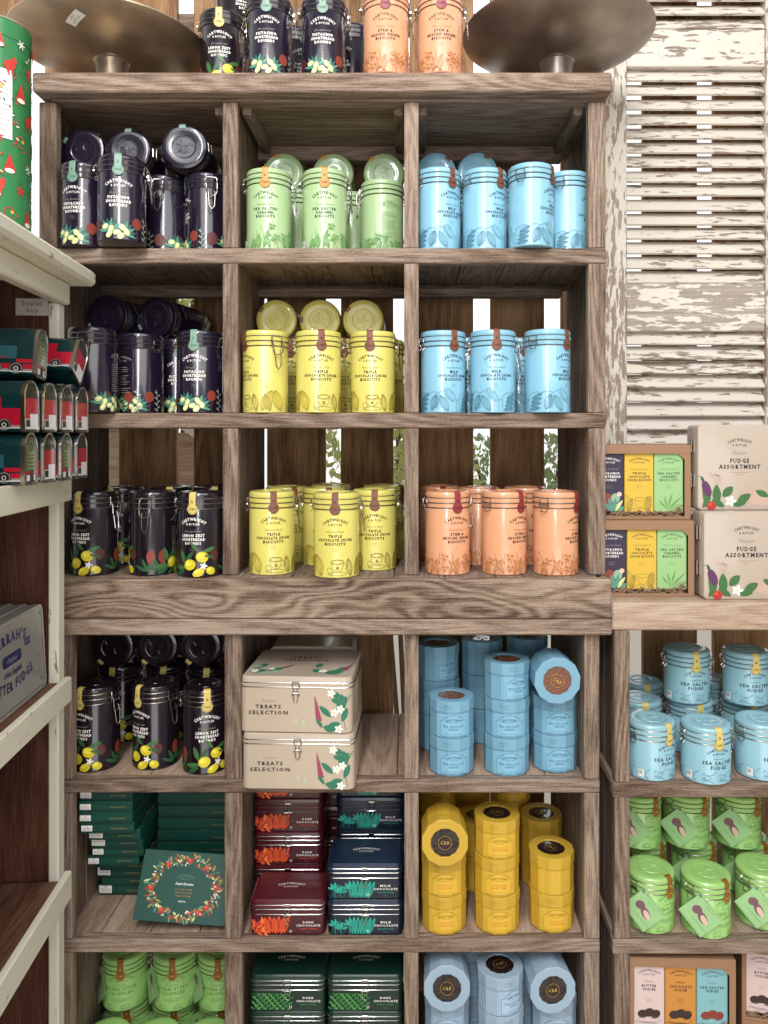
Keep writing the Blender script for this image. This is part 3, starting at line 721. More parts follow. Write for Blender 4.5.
# ------------------------------------------------------------------ kraft gift box with three sleeves behind a window
def gift_box(kind):
    Wd, H, T = .200, .150, .08
    def build(root):
        k = mat('kraft', '#96725420'[:7], .7, speck=.06); mat('kraft_dark', '#8a6547', .75); mat('shred', '#9c7d62', .8); mat('shred_dark', '#6e5340', .8)
        m = M(); wl, wr, wb, wt = .008, .012, .006, .018
        y0 = 0
        m.box(0, Wd, y0, .0015, H - wt, H, k, .0004); m.box(0, Wd, y0, .0015, 0, wb, k, .0004)
        m.box(0, wl, y0, .0015, wb, H - wt, k, .0); m.box(Wd - wr, Wd, y0, .0015, wb, H - wt, k, .0)
        c = .012
        for (x, z, sx) in ((Wd - wr, H - wt, -1),):
            m.add([(x, y0, z), (x - c, y0, z), (x, y0, z - c), (x, .0015, z), (x - c, .0015, z), (x, .0015, z - c)], [[0, 1, 2], [3, 5, 4], [1, 4, 5, 2]], k)
        m.box(0, Wd, .0015, T, H - .0015, H, k, .0004); m.box(0, Wd, .0015, T, 0, .0015, k, .0004)
        m.box(0, .0015, .0015, T, .0015, H - .0015, k, .0); m.box(Wd - .0015, Wd, .0015, T, .0015, H - .0015, k, .0); m.box(.0015, Wd - .0015, T - .0015, T, .0015, H - .0015, k, 0)
        carton = m.build('carton', root)
        spec = {'biscuit': [('#31233d', 'ink_white', 'ink_grey', ['PISTACHIO', 'SHORTBREAD', 'ROUNDS'], 'p'), ('#d3ad3a', 'ink_brown', 'ink_olive', ['TRIPLE', 'CHOCOLATE', 'CHUNK BISCUITS'], 'c'), ('#96bd80', 'ink_forest', 'ink_moss', ['SEA SALTED', 'CARAMEL', 'BISCUITS'], 'g')],
                'fudge': [('#d6bdb9', 'ink_dark', 'ink_grey', ['BUTTER', 'FUDGE'], 'f'), ('#c9863a', 'ink_dark', 'ink_brown', ['CHOCOLATE', 'FUDGE'], 'f'), ('#82b3b9', 'ink_navy', 'ink_teal', ['SEA SALTED', 'FUDGE'], 'f')]}[kind]
        out = [(carton, [])]; w = (Wd - wl - wr) / 3
        for i, (col, ik, ik2, lines, art) in enumerate(spec):
            sm = mat('sleeve_' + col[1:], col, .5)
            x0 = wl + i * w; m = M(); zb = .012
            m.box(x0 + .0006, x0 + w - .0006, .006, T - .01, zb, H - .004, sm, .0015)
            d = D(); xm = x0 + w / 2; d2 = D(); zz = H - wt - .012
            d2.text('CARTWRIGHT', 0, zz, .0042, ik, width=.042, arc=.035, bold=.02); d2.text('& BUTLER', 0, zz - .0075, .0034, ik, width=.023)
            d2.text('Melt in the Mouth' if art != 'f' else 'Timeless', 0, zz - .021, .0040, ik2, width=.036 if art != 'f' else .016, italic=True, bold=0)
            for j, t in enumerate(lines): d2.text(t, 0, zz - .030 - j * .0068, .0046, ik, width=min(.048, len(t) * .0046), bold=.03)
            d2.line(-.006, zz - .053, .006, zz - .053, .0006, ik2); d2.text('200g e', 0, zz - .058, .0024, ik2)
            if art == 'c':
                d2.pod(-.018, .016, .036, .017, 1.9, ik2); d2.ring(.002, .040, .011, .004, .0007, ik2); d2.ring(.002, .04, .011, .017, .0007, ik2, a0=PI, a1=2 * PI); d2.ring(0, .018, .016, .004, .0007, ik2)
                d2.pod(.014, .016, .032, .014, 1.3, ik2); d2.pod(.020, .016, .03, .010, 1.7, ik2); d2.pod(-.024, .016, .028, .010, 1.2, ik2)
            elif art == 'g':
                r = random.Random(8)
                for q in range(9): d2.leaf(-.008 + q * .001, .015, .045 * r.uniform(.6, 1), .004, .5 + q * .25, ik2 if q % 2 else 'fill_green')
                for q in range(4): d2.ring(.004 + .005 * q, .02 + .002 * q, .005, .004, .0007, ik2)
            elif art == 'p':
                d2.blob(-.004, .035, .010, .018, 'art_rust'); d2.blob(.012, .042, .009, .010, 'art_sage'); d2.blob(.020, .05, .005, .005, 'art_pinkleaf')
                for a in (.4, .9, 1.4, 1.9, 2.4): d2.leaf(.008, .014, .03, .008, a, 'art_teal' if a != .9 else 'art_nut')
                for q in range(6): d2.leaf(-.024 + q * .003, .014, .028, .006, 1.2 + .2 * q, 'art_leafdark' if q % 2 else 'art_nut')
            else:
                cm = {'#d6bdb9': 'ink_choc', '#c9863a': 'ink_choc', '#82b3b9': 'art_rust'}[col]
                for q in range(3): d2.blob(-.012 + q * .012, .038 + .003 * (q == 1), .010, .008, cm, .3 * q)
                for q in range(4): d2.stem(-.028 + .008 * q, .022, .026, .3, ik2, bend=-1.0)
                d2.ring(0, .027, .022, .006, .0006, ik2)
            lim = w / 2 - .001
            for vs, fs, mm in d2.items: d.raw([(xm + max(-lim, min(lim, a)), b) for a, b in vs], fs, mm)
            m.decal(d, lambda u, v, e2: (u, .006 - e2, v), .0003)
            out.append((m.build('sleeve', root), []))
        m = M(); r = random.Random(9)
        for i in range(150):
            x = r.uniform(.014, Wd - .016); z = r.uniform(.004, .015) + (.03 * max(0, (x - Wd + .03) / .02) * r.random() if x > Wd - .03 else 0)
            a = r.uniform(-.5, .5); L = r.uniform(.006, .016); pts = []
            for q in range(6):
                t = q / 5; pts.append((min(Wd - .003, max(.003, x + (t - .5) * L * math.cos(a))), .0042 + .0014 * math.sin(q * 2.3 + i), z + (t - .5) * L * math.sin(a) + .0014 * math.sin(q * 3 + i)))
            m.tube(pts, .0009, 'shred' if i % 3 else 'shred_dark', 4)
        s = m.build('shredded_paper', root); s['kind'] = 'stuff'
        out.append((s, []))
        return out
    return build
mat('ink_choc', '#3a2723', .4)

# ------------------------------------------------------------------ flat green chocolate box
def wreath(d, cx, cy, rx, ry):
    r = random.Random(2); cols = ['art_leaf', 'art_wreathgold', 'art_leafdark', 'art_rust', 'art_nut', 'art_wreathgold', 'art_berry', 'art_teal']
    mat('art_wreathgold', '#a8843c', .45)
    for i in range(230):
        a = 2 * PI * i / 230 + r.uniform(-.03, .03); k = r.uniform(.80, 1.12)
        d.leaf(cx + rx * k * math.cos(a), cy + ry * k * math.sin(a), r.uniform(.006, .014), r.uniform(.002, .0045), a + r.uniform(-1.2, 1.2), cols[i % len(cols)])
    for i, a in enumerate((.1, .9, 1.5, 2.2, 3.2, 4.1, 5.3, 5.6)):
        x, y = cx + rx * math.cos(a), cy + ry * math.sin(a)
        d.blob(x, y, .0058, .0052, 'art_berry', n=9); d.blob(x - .001, y + .001, .0025, .002, 'art_flame', n=7)
    for i in range(34):
        a = r.uniform(0, 6.28); k = r.uniform(.82, 1.15); d.blob(cx + rx * k * math.cos(a), cy + ry * k * math.sin(a), .0018, .0012, 'art_petal', a, n=6)
def flat_box(Wd, Dp, T, sticker):
    def build(root):
        g = mat('box_bottle', '#0a4439', .45); g2 = mat('box_bottledark', '#08332c', .5)
        m = M(); m.box(-Wd / 2 + .001, Wd / 2 - .001, -Dp / 2 + .001, Dp / 2 - .001, 0, T * .5, g2, .0005); body = m.build('base', root)
        m = M(); m.box(-Wd / 2, Wd / 2, -Dp / 2, Dp / 2, T * .22, T, g, .0006)
        d = D(); wreath(d, 0, -.002, .064 * Wd / .178, .0475 * Dp / .122)
        d.text('CARTWRIGHT', 0, .018, .0035, 'art_teal', width=.034, arc=.03); d.text('& BUTLER', 0, .012, .0028, 'art_teal', width=.018)
        d.text('Festive Favourites', 0, .003, .0048, 'ink_white', width=.036, italic=True, bold=.01)
        for i, t in enumerate(('MILK, DARK & WHITE', 'CHOCOLATE TRUFFLE', 'SELECTION')): d.text(t, 0, -.006 - i * .0055, .0030, 'art_wreathgold', width=.034 - .006 * (i == 2))
        d.text('with love', 0, -.026, .0035, 'ink_white', width=.014, italic=True)
        m.decal(d, top_map(T), .0001, .000001)
        d = D(); d.text('FESTIVE TRUFFLES', Wd * .22, T * .38, .0026, 'art_wreathgold', width=.03); m.decal(d, front_map(-Dp / 2), .0003)
        lid = m.build('lid', root)
        out = [(body, []), (lid, [])]
        if sticker:
            x, w, h = sticker
            m = M(); m.box(x, x + w, -Dp / 2 - .0007, -Dp / 2 - .0001, T * .22, T * .22 + h, 'paper_white', 0)
            d = D(); 
            d.text('C.B', x + w / 2, T * .22 + h * .72, h * .18, 'ink_dark', bold=.03)
            for i in range(3): d.line(x + .002, T * .22 + h * (.14 + .2 * i), x + w - .002, T * .22 + h * (.14 + .2 * i), h * .07, 'ink_grey')
            m.decal(d, front_map(-Dp / 2 - .0007), .0002)
            out.append((m.build('price_label', root), []))
        return out
    return build

# ------------------------------------------------------------------ arched train tin: long axis X, end panel at +X (local origin: base of the end)
def arch(x, w, h, ins=0, n=9):
    r = w / 2 - ins; rb = .006; pts = []
    for i in range(n + 1):
        a = PI * i / n; pts.append((x, r * math.cos(a), h - w / 2 + r * math.sin(a)))
    for (cy_, a0) in ((-r + rb, 180), (r - rb, 270)):
        for i in range(4): a = R_(a0 + 90 * i / 3); pts.append((x, cy_ + rb * math.cos(a), ins + rb + rb * math.sin(a)))
    return pts
def train_tin(variant):
    def build(root):
        g = mat('train_teal', '#0b3033', .25, coat=.4); rd = mat('train_red', '#b3152e', .25, coat=.4); wh = mat('train_white', '#e8e4ea', .3, coat=.3)
        bk = mat('train_black', '#191c1c', .3, coat=.3); gd = mat('train_grass', '#5a5c2c', .35, coat=.3); am = mat('train_amber', '#c0702c', .35, coat=.3)
        w, h, L = .0500, .079, .15
        m = M(); m.loft([arch(-L, w, h), arch(-.004, w, h)], g)
        d = D()   # side panel, seen from -Y : u runs along X
        d.rect(-.148, .010, -.005, .036 if variant == 0 else .018, rd)
        if variant == 0: d.rect(-.148, .034, -.034, .053, rd); d.rect(-.085, .034, -.05, .049, g)
        else: d.rect(-.1, .026, -.03, .046, 'train_window'); d.line(-.11, .027, -.04, .027, .0012, rd); d.rect(-.03, .020, -.005, .026, rd)
        d.rect(-.148, .006, -.005, .010, 'ink_grey')
        for x in (-.030, -.060, -.09, -.12):
            d.blob(x, .011, .0105, .0095, bk, n=16); d.ring(x, .011, .0085, .0078, .0012, 'ink_grey', n=14); d.ring(x, .011, .003, .003, .001, 'ink_white', n=8)
        d.rect(-.148, .0055, -.005, .0068, wh)
        m.decal(d, lambda u, v, e: (u, -w / 2 - e, v), .0003); body = m.build('body', root)
        m = M(); m.loft([arch(-.006, w, h, -.0008), arch(.0, w, h, -.0008), arch(.0006, w, h, .0016), arch(-.0012, w, h, .0026)], 'steel', True, False)
        m.loft([arch(-.0012, w, h, .0020), arch(-.0010, w, h, .0022)], bk)
        d = D()  # end face: u = y across, v = z
        hw = w / 2 - .0026
        if variant == 0:
            d.rect(-hw, .036, hw, .052, rd); d.rect(-hw, .028, hw, .046, rd); d.rect(-hw, .0045, hw, .028, wh); d.rect(-hw, .020, -hw + .018, .028, rd); d.rect(-hw + .004, .008, -hw + .018, .019, bk)
            d.ring(0, .06, .014, .010, .001, gd, a0=.3, a1=2.8)
        else:
            d.rect(-hw, .016, hw, .060, gd); d.ring(0, .056, .012, .010, .0012, 'art_sage'); d.ring(0, .056, .017, .015, .0010, 'art_sage', a0=0, a1=PI)
            for i in range(5): d.line(-.012, .024 + i * .006, .012, .024 + i * .006, .0012, 'art_sage')
            d.rect(-hw, .014, hw, .020, rd); d.rect(-hw + .006, .005, hw - .006, .014, wh); d.rect(-.004, .004, .010, .022, bk)
        m.decal(d, lambda u, v, e: (-.0010 + e, u, v), .0003); end = m.build('end_lid', root)
        return [(body, []), (end, [])]
    return build
mat('train_window', '#2a5c66', .2, coat=.5)

# ------------------------------------------------------------------ silver butter fudge tin, stands on its long edge, face at +X
def silver_tin(root):
    s = mat('tin_silver', '#a9a7a0', .3, .4); bl = mat('ink_royal', '#20235a', .4)
    Wd, H, T = .245, .146, .022
    def rng(x, ins): return [(x, a, b + H / 2) for a, b, _ in rr(Wd, H, .012, 0, ins)]
    m = M(); m.loft([rng(-T, .001), rng(-T + .001, 0), rng(-.010, 0)], s); body = m.build('body', root)
    m = M(); m.loft([rng(-.010, -.0006), rng(-.001, -.0006), rng(0, .001), rng(0, .005), rng(-.0008, .0065)], s)
    d = D()
    d.ring(0, H / 2, .117, .0705, .0001, bl, n=4)
    for q in ((-.112, .007, .112, .007), (-.112, .143, .112, .143), (-.115, .010, -.115, .14), (.115, .010, .115, .14)): d.line(*q, .0013, bl)
    d.text("FARRAH'S", -.012, .112, .016, bl, width=.118, arc=.22, bold=.03)
    d.rect(-.036, .076, .022, .094, bl); d.blob(-.036, .085, .005, .009, bl); d.blob(.022, .085, .005, .009, bl); d.text('Original', -.007, .081, .008, s, width=.04, italic=True)
    d.text('Olde English', -.007, .060, .009, bl, width=.066, italic=True, bold=.02)
    d.text('BUTTER FUDGE', -.010, .036, .015, bl, width=.155, arc=-.30, bold=.03)
    d.rect(.042, .092, .062, .104, bl); d.text('EST', .052, .0955, .005, s)
    d.ring(.085, .050, .018, .018, .0010, 'ink_grey'); d.ring(.085, .05, .014, .014, .0006, 'ink_grey')
    d.line(.100, .02, .100, .032, .001, bl, 2); d.line(.095, .02, .108, .02, .001, bl); d.ring(.107, .131, .002, .002, .0012, bl, n=8)
    m.decal(d, lambda u, v, e: (-.0008 + e, u, v), .0003, .00003); lid = m.build('lid', root)
    return [(body, []), (lid, [])]

# ------------------------------------------------------------------ kinds
def with_tag(builder):
    def build(root):
        out = builder(root)
        tg = mat('tag_mint', '#9cc58a', .5); m = M(); a = .0285
        m.box(-a, a, -.0004, .0004, -a, a, tg, 0)
        d = D()
        d.line(-a + .002, -a + .002, a - .002, -a + .002, .0007, 'ink_moss'); d.line(-a + .002, a - .002, a - .002, a - .002, .0007, 'ink_moss')
        m2 = M(); m2.decal(d, lambda u, v, e: (u, -.0004 - e, v), .0002); m.merge(m2)
        m.xf(Matrix.Rotation(R_(45), 4, 'Y'))
        d = D(); d.blob(-.006, .009, .0095, .0080, 'ink_cocoa', .3); d.blob(.004, -.004, .0080, .0125, 'ink_cocoa', .5); d.blob(.0065, -.007, .0052, .0095, 'art_pinkleaf', .5)
        for i in range(5): d.text('truffles', -.013 + i * .0045, -.010 - i * .004, .0022, 'ink_moss', width=.012, rot=-.75)
        d.text('CARTWRIGHT', .016, .012, .0022, 'ink_moss', width=.02, rot=-.75)
        m2 = M(); m2.decal(d, lambda u, v, e: (u, -.0004 - e, v), .0002); m.merge(m2)
        m.tube([(0, -.001, a * 1.28), (.001, .002, a * 1.42), (.006, .006, a * 1.6)], .0007, 'ink_dark', 5)
        m.tube([(.0022 * math.cos(t), -.0008, a * 1.24 + .0022 * math.sin(t)) for t in [i * .785 for i in range(8)]], .0006, 'ink_dark', 5, True)
        m.xf(Matrix.Rotation(R_(-70), 4, 'Z') @ Matrix.Translation((.004, -.0505, .045)) @ Matrix.Rotation(R_(8), 4, 'Z') @ Matrix.Rotation(R_(-6), 4, 'X'))
        out.append((m.build('hanging_tag', root), []))
        return out
    return build
mat('ink_cocoa', '#7a5560', .5)
KIND = {}
TALL = dict(R=.0445, H=.163, neck=.1305)
SHORT = dict(R=.0460, H=.107, neck=.0755, tall=False)
KIND['yellow'] = (round_tin(col='#d3c768', name='yellow', seal='brown', printer=pr_yellow, **TALL), 'biscuit_tin', 'biscuit tin')
KIND['blue'] = (round_tin(col='#86b9cf', name='blue', seal='brown', printer=pr_blue, **TALL), 'biscuit_tin', 'biscuit tin')
KIND['green'] = (round_tin(col='#a6c08e', name='green', seal='orange', printer=pr_green, **TALL), 'biscuit_tin', 'biscuit tin')
KIND['orange'] = (round_tin(col='#d99c76', name='orange', seal='red', printer=pr_orange, **TALL), 'biscuit_tin', 'biscuit tin')
KIND['lemon'] = (round_tin(col='#1a1119', name='plum', seal='gold', printer=pr_lemon, rough=.2, **TALL), 'shortbread_tin', 'shortbread tin')
KIND['pist'] = (round_tin(col='#1d1526', name='purple', seal='green', printer=pr_pist, rough=.2, **TALL), 'shortbread_tin', 'shortbread tin')
KIND['fudge'] = (round_tin(col='#8fbac6', name='duckegg', seal='gold', printer=pr_fudge, **SHORT), 'fudge_tin', 'fudge tin')
KIND['truffle'] = (with_tag(round_tin(col='#9cc874', name='apple', seal='bronze', printer=pr_truffle, **SHORT)), 'truffle_tin', 'truffle tin')
KIND['tub_blue'] = (tub('skyblue', '#7fb0c8', 'ink_bluedeep', ['MILK CHOCOLATE', 'ALMONDS'], None, 'milk'), 'chocolate_tub', 'chocolate tub')
KIND['tub_yellow'] = (tub('mustard', '#d6ae3a', 'ink_amber', ['CHOCOLATE', 'HONEYCOMB'], 'ink_coral', 'dark'), 'chocolate_tub', 'chocolate tub')
KIND['tub_pale'] = (tub('paleblue', '#a3b9cd', 'ink_slate', ['DARK CHOCOLATE', 'GINGER'], None, 'dark'), 'chocolate_tub', 'chocolate tub')
mat('ink_bluedeep', '#3f6c86', .5); mat('ink_amber', '#a87a18', .5); mat('ink_coral', '#d9762f', .5); mat('ink_slate', '#5e7f9c', .5)
KIND['treats'] = (clasp_tin('cream', .210, .18, .104, .014, '#bba995', '#b9a896', pf_treats, pt_treats, beads=False, lidh=.018, rough=.32), 'treat_tin', 'gift tin')
KIND['red'] = (clasp_tin('maroon', .1445, .098, .068, .012, '#460f1c', '#52141f', pf_choc('art_flame', 'art_flamedark', 'DARK', 'HONEY TOFFEE'), pt_choc), 'chocolate_tin', 'chocolate tin')
KIND['navy'] = (clasp_tin('navy', .1445, .098, .068, .012, '#0c1a2c', '#10243c', pf_choc('art_jade', 'art_jadedark', 'MILK', 'SEA SALT FUDGE'), pt_choc), 'chocolate_tin', 'chocolate tin')
KIND['dkgreen'] = (clasp_tin('forest', .1445, .098, .068, .012, '#0c2a22', '#0e3027', pf_choc('art_fern', 'art_ferndark', 'DARK', 'MINT CRISP'), pt_choc), 'chocolate_tin', 'chocolate tin')
KIND['fudgebox'] = (fudge_box, 'fudge_assortment_tin', 'gift tin')
KIND['gift_biscuit'] = (gift_box('biscuit'), 'gift_box', 'gift box')
KIND['gift_fudge'] = (gift_box('fudge'), 'gift_box', 'gift box')
KIND['flat_wide'] = (flat_box(.178, .122, .0255, None), 'chocolate_box', 'chocolate box')
KIND['flat_big'] = (flat_box(.104, .15, .0222, (-.049, .026, .0160)), 'chocolate_box', 'chocolate box')
KIND['flat_small'] = (flat_box(.104, .15, .0222, (-.050, .021, .0110)), 'chocolate_box', 'chocolate box')
KIND['flat_plain'] = (flat_box(.104, .15, .0222, None), 'chocolate_box', 'chocolate box')
KIND['train_red'] = (train_tin(0), 'train_tin', 'decorated tin')
KIND['train_green'] = (train_tin(1), 'train_tin', 'decorated tin')
KIND['silver'] = (silver_tin, 'fudge_tin', 'fudge tin')

# ================================================================== the setting
WD = ('#4d3b31', '#7c6859', '#a89383')
for ax, nm in ((0, 'x'), (1, 'y'), (2, 'z')):
    wood('timber_' + nm, ax, *WD, ring=16, ringmix=.22)
    wood('plank_' + nm, ax, '#4a3b31', '#756254', '#998577', ring=14, ringmix=.2)
wood('beam_x', 0, '#49372d', '#7d6858', '#a69280', ring=15, ringmix=.36, knots=True)
wood('pale_x', 0, '#7d6553', '#a88e79', '#c0aa95', ring=9, ringmix=.25)
wood('pale_y', 1, '#7d6553', '#a28874', '#b9a38f', ring=9, ringmix=.25)
wood('fence_z', 2, '#5a3f2a', '#8a6748', '#ad8965', ring=8, ringmix=.25)
wood('mahogany_z', 2, '#2e1911', '#4d2c1f', '#6b4433', ring=6, ringmix=.2, rough=.6, bump=.2)
wood('mahogany_y', 1, '#3b241a', '#5d3d2e', '#7c5b49', ring=6, ringmix=.2, rough=.6, bump=.2)
paint('shutter_x', 0, '#cfc6ba', '#a08e7e', '#6f5f52', thr=.475)
paint('shutter_z', 2, '#cdc4b8', '#a08b78', '#7d6b5c', thr=.42)
paint('shutterbare_x', 0, '#d6cec4', '#aa9d91', '#85776b', thr=.365)
paint('cream_y', 1, '#dcd6c4', '#a08a72', '#7a6350', thr=.58)
paint('cream_z', 2, '#ddd8c8', '#a08a72', '#7a6350', thr=.58)
mat('gravel', '#c2b8a8', .9, speck=.25, bump=.6)

m = M(); m.add([(-4, -4, 0), (4, -4, 0), (4, 8, 0), (-4, 8, 0)], [[0, 1, 2, 3]], 'gravel')
o = m.build('floor'); o['kind'] = 'structure'

FY = 1.84
m = M()
gaps = [-38, 36, 110, 185, 259, 333, 401, 482, 553, 635, 706, 780, 852]
edges = [wx(g, FY) for g in gaps]
for i in range(len(edges) - 1):
    h = .021 if i not in (4, 5) else .019
    m.box(edges[i] + h, edges[i + 1] - h, FY, FY + .022, 0, 3.3, 'fence_z', .002)
for z0 in (.25, 2.487, 3.1):
    m.box(edges[0], edges[-1], FY + .023, FY + .05, z0, z0 + .047, 'plank_x', .002)
o = m.build('wall_back'); o['kind'] = 'structure'

# ------------------------------------------------------------------ shelf units
def planks_y(m, x0, x1, y0, y1, z0, z1, mt, w=.095, g=.0016):
    n = max(1, round((x1 - x0) / w)); s = (x1 - x0) / n
    for i in range(n): m.box(x0 + i * s + g / 2, x0 + (i + 1) * s - g / 2, y0, y1, z0, z1, mt, .0012)
def planks_z(m, x0, x1, y0, y1, z0, z1, mt, w=.082, g=.0016):
    n = max(1, round((y1 - y0) / w)); s = (y1 - y0) / n
    for i in range(n): m.box(x0, x1, y0 + i * s + g / 2, y0 + (i + 1) * s - g / 2, z0, z1, mt, .0012)
def part(name, root, fn):
    m = M(); fn(m); return m.build(name, root, world=True)
def shelf(root, x0, x1, f, b, top, th, name='shelf_board', fm='timber_x', pm='plank_y'):
    def fn(m):
        m.box(x0, x1, f, f + .024, top - th, top, fm, .002)
        planks_y(m, x0 + .004, x1 - .004, f + .0245, b, top - .018, top - .001, pm)
        m.box(x0 + .004, x1 - .004, b - .045, b - .02, top - th + .001, top - .0185, 'plank_x', .001)
    return part(name, root, fn)

BK = 1.80
U = empty('display_shelf', (-.17, 1.48, 1.151))
tag(U, 'tall weathered timber shelf unit of nine cubbies standing on the lower crate unit', 'shelf unit')
UF = 1.48
ZU = [1.2265, 1.5428, 1.864]
part('top_board', U, lambda m: (m.box(-.7237, .3867, 1.455, BK + .02, 2.157, 2.195, 'timber_x', .003), m.box(-.70, .3827, UF + .002, UF + .03, 2.150, 2.1565, 'plank_x', .001)))
VB = [(-.724, -.689), (-.366, -.335), (-.012, .0175), (.347, .382)]
for (x0, x1) in VB:
    for k, z0 in enumerate(ZU):
        z1 = ([1.5428 - .0293, 1.864 - .0293, 2.1495])[k]
        outer = x0 < -.7 or x1 > .38
        part('post', U, lambda m: m.box(x0 + .0006, x1 - .0006, UF + (.001 if k else .001), UF + .024, z0 + .0003, z1 - .0003, 'timber_z', .002))
        p0, p1 = (x0 + .009, x1 - .009) if not outer else ((x0, x0 + .012) if x0 < -.7 else ((x0 + .002, x0 + .014) if k == 0 else (x1 - .012, x1)))
        part('side_panel' if outer else 'divider_panel', U, lambda m: planks_z(m, p0, p1, UF + .0245, BK, z0 + .0003, z1 + (.010 if k < 2 else .006), 'plank_z'))
shelf(U, -.724, .382, UF, BK, ZU[2], .0293)
shelf(U, -.724, .382, UF, BK, ZU[1], .0293)
part('shelf_board', U, lambda m: planks_y(m, -.72, .3622, UF - .015, BK, ZU[0] - .022, ZU[0], 'plank_y'))
part('plinth_board', U, lambda m: m.box(-.70, .3827, 1.44, 1.464, 1.1512, 1.2262, 'beam_x', .003))
part('plinth_rail', U, lambda m: (m.box(-.70, .3622, BK - .05, BK - .02, 1.1512, 1.204, 'plank_x', .002)))
for k, zc in ((1, 1.834), (2, 2.1495)):
    part('back_rail', U, lambda m: m.box(-.70, .345, 1.722, 1.75, zc - (.021 if k < 2 else .027), zc - (.0005 if k < 2 else -.006), 'plank_x', .002))
for x0 in (-.357, -.345 + .012, -.012 - .02, .0175 - .002, .325):
    x0 = x0 if x0 != -.357 else -.388
    part('batten', U, lambda m: m.box(x0, x0 + .018, UF + .0305, 1.72, 2.136, 2.1565, 'plank_y', .001))

L = empty('crate_shelf', (-.15, 1.45, 0))
tag(L, 'lower weathered timber crate unit of nine cubbies under the thick knotted beam', 'shelf unit')
LF = 1.45
ZL = [.185, .537, .842]
part('top_board', L, lambda m: m.box(-.70, .3827, 1.437, BK, 1.121, 1.1508, 'timber_x', .003))
VL = [(-.700, -.645), (-.355, -.3205), (-.0115, .017), (.332, .3625)]
for (x0, x1) in VL:
    for k, z0 in enumerate(ZL):
        z1 = (ZL[1] - .025, ZL[2] - .025, 1.121)[k]
        outer = x0 < -.6 or x1 > .36
        part('post', L, lambda m: m.box(x0 + .0006, x1 - .0006, LF + .001, LF + .024, z0 + .0003, z1 - .0003, 'timber_z', .002))
        p0, p1 = (x0 + .009, x1 - .009) if not outer else ((((x0, x0 + .012) if k == 2 else (x1 - .030, x1 - .018))) if x0 < -.6 else (x0 + .001, x0 + .014))
        part('side_panel' if outer else 'divider_panel', L, lambda m: planks_z(m, p0, p1, LF + .0245, BK, z0 + .0003, z1 + (.004 if k < 2 else -.0003), 'plank_z'))
for k in (1, 2): shelf(L, -.700, .3625, LF, BK, ZL[k], .025, pm='pale_y' if k else 'plank_y')
shelf(L, -.700, .3625, LF, BK, ZL[0], .028)
for x0 in (-.66, .325): part('leg', L, lambda m: (m.box(x0, x0 + .035, LF + .005, LF + .05, 0, ZL[0] - .0285, 'timber_z', .002)))
for x0 in (-.66, .325): part('leg', L, lambda m: (m.box(x0, x0 + .035, BK - .045, BK, 0, ZL[0] - .031, 'timber_z', .002)))

RU = empty('side_shelf', (.66, 1.45, 0))
tag(RU, 'low timber shelf unit at right edge with fudge and truffle tins', 'shelf unit')
RF, RB = 1.45, 1.82
ZR = [.196, .537, .836]
part('top_board', RU, lambda m: m.box(.3854, .98, 1.45, RB, 1.127, 1.1795, 'pale_x', .003))
for k in range(3):
    z1 = (ZR[1] - .028, ZR[2] - .028, 1.127)[k]
    for x0, x1 in ((.391, .420), (.945, .975)):
        part('post', RU, lambda m: m.box(x0, x1, RF + .001, RF + .024, ZR[k] + .0003, z1 - .0003, 'timber_z', .002))
        part('side_panel', RU, lambda m: planks_z(m, x0 + .008, x1 - .008, RF + .0245, RB - .01, ZR[k] + .0003, z1 - .0003, 'plank_z'))
for k in range(3): shelf(RU, .387, .978, RF, RB - .005, ZR[k], .028, pm='pale_y')
for x0 in (.395, .935):
    for y0 in (RF + .005, RB - .06): part('leg', RU, lambda m: m.box(x0, x0 + .035, y0, y0 + .045, 0, ZR[0] - .031, 'timber_z', .002))

# ------------------------------------------------------------------ louvred shutter
SY = 1.775
S = empty('louvred_shutter', (.66, SY, 1.1795))
tag(S, 'old louvred wooden shutter with flaking white paint behind the fudge tins', 'shutter')
sx0, sx1, sx2, sx3 = .453, .507, .8315, .886
zT = 2.98
for a, b in ((sx0, sx1), (sx2, sx3)): part('stile', S, lambda m: m.box(a, b, SY, SY + .032, 1.1797, zT, 'shutter_z', .002))
def rail(z0, z1, mt): part('rail', S, lambda m: m.box(sx1 + .0003, sx2 - .0003, SY + .004, SY + .028, z0, z1, mt, .002))
RL = [(1.18, 1.28, 'shutter_x'), (1.743, 1.855, 'shutterbare_x'), (2.362, 2.450, 'shutter_x'), (2.88, 2.98, 'shutter_x')]
for q in RL: rail(*q)
for (za, zb) in ((1.28, 1.743), (1.855, 2.362), (2.450, 2.88)):
    def fn(m):
        n = round((zb - za) / .0338); p = (zb - za) / n
        for i in range(n):
            zc = za + (i + .5) * p; r = Matrix.Rotation(R_(52), 3, 'X')
            jit = rnd.uniform(-.0012, .0012)
            m.box(sx1 + .0003, sx2 - .0003, SY + .016 - .020, SY + .016 + .020, zc + jit - .0036, zc + jit + .0036, 'shutter_x', .0015, rot=r)
    part('louvres', S, fn)

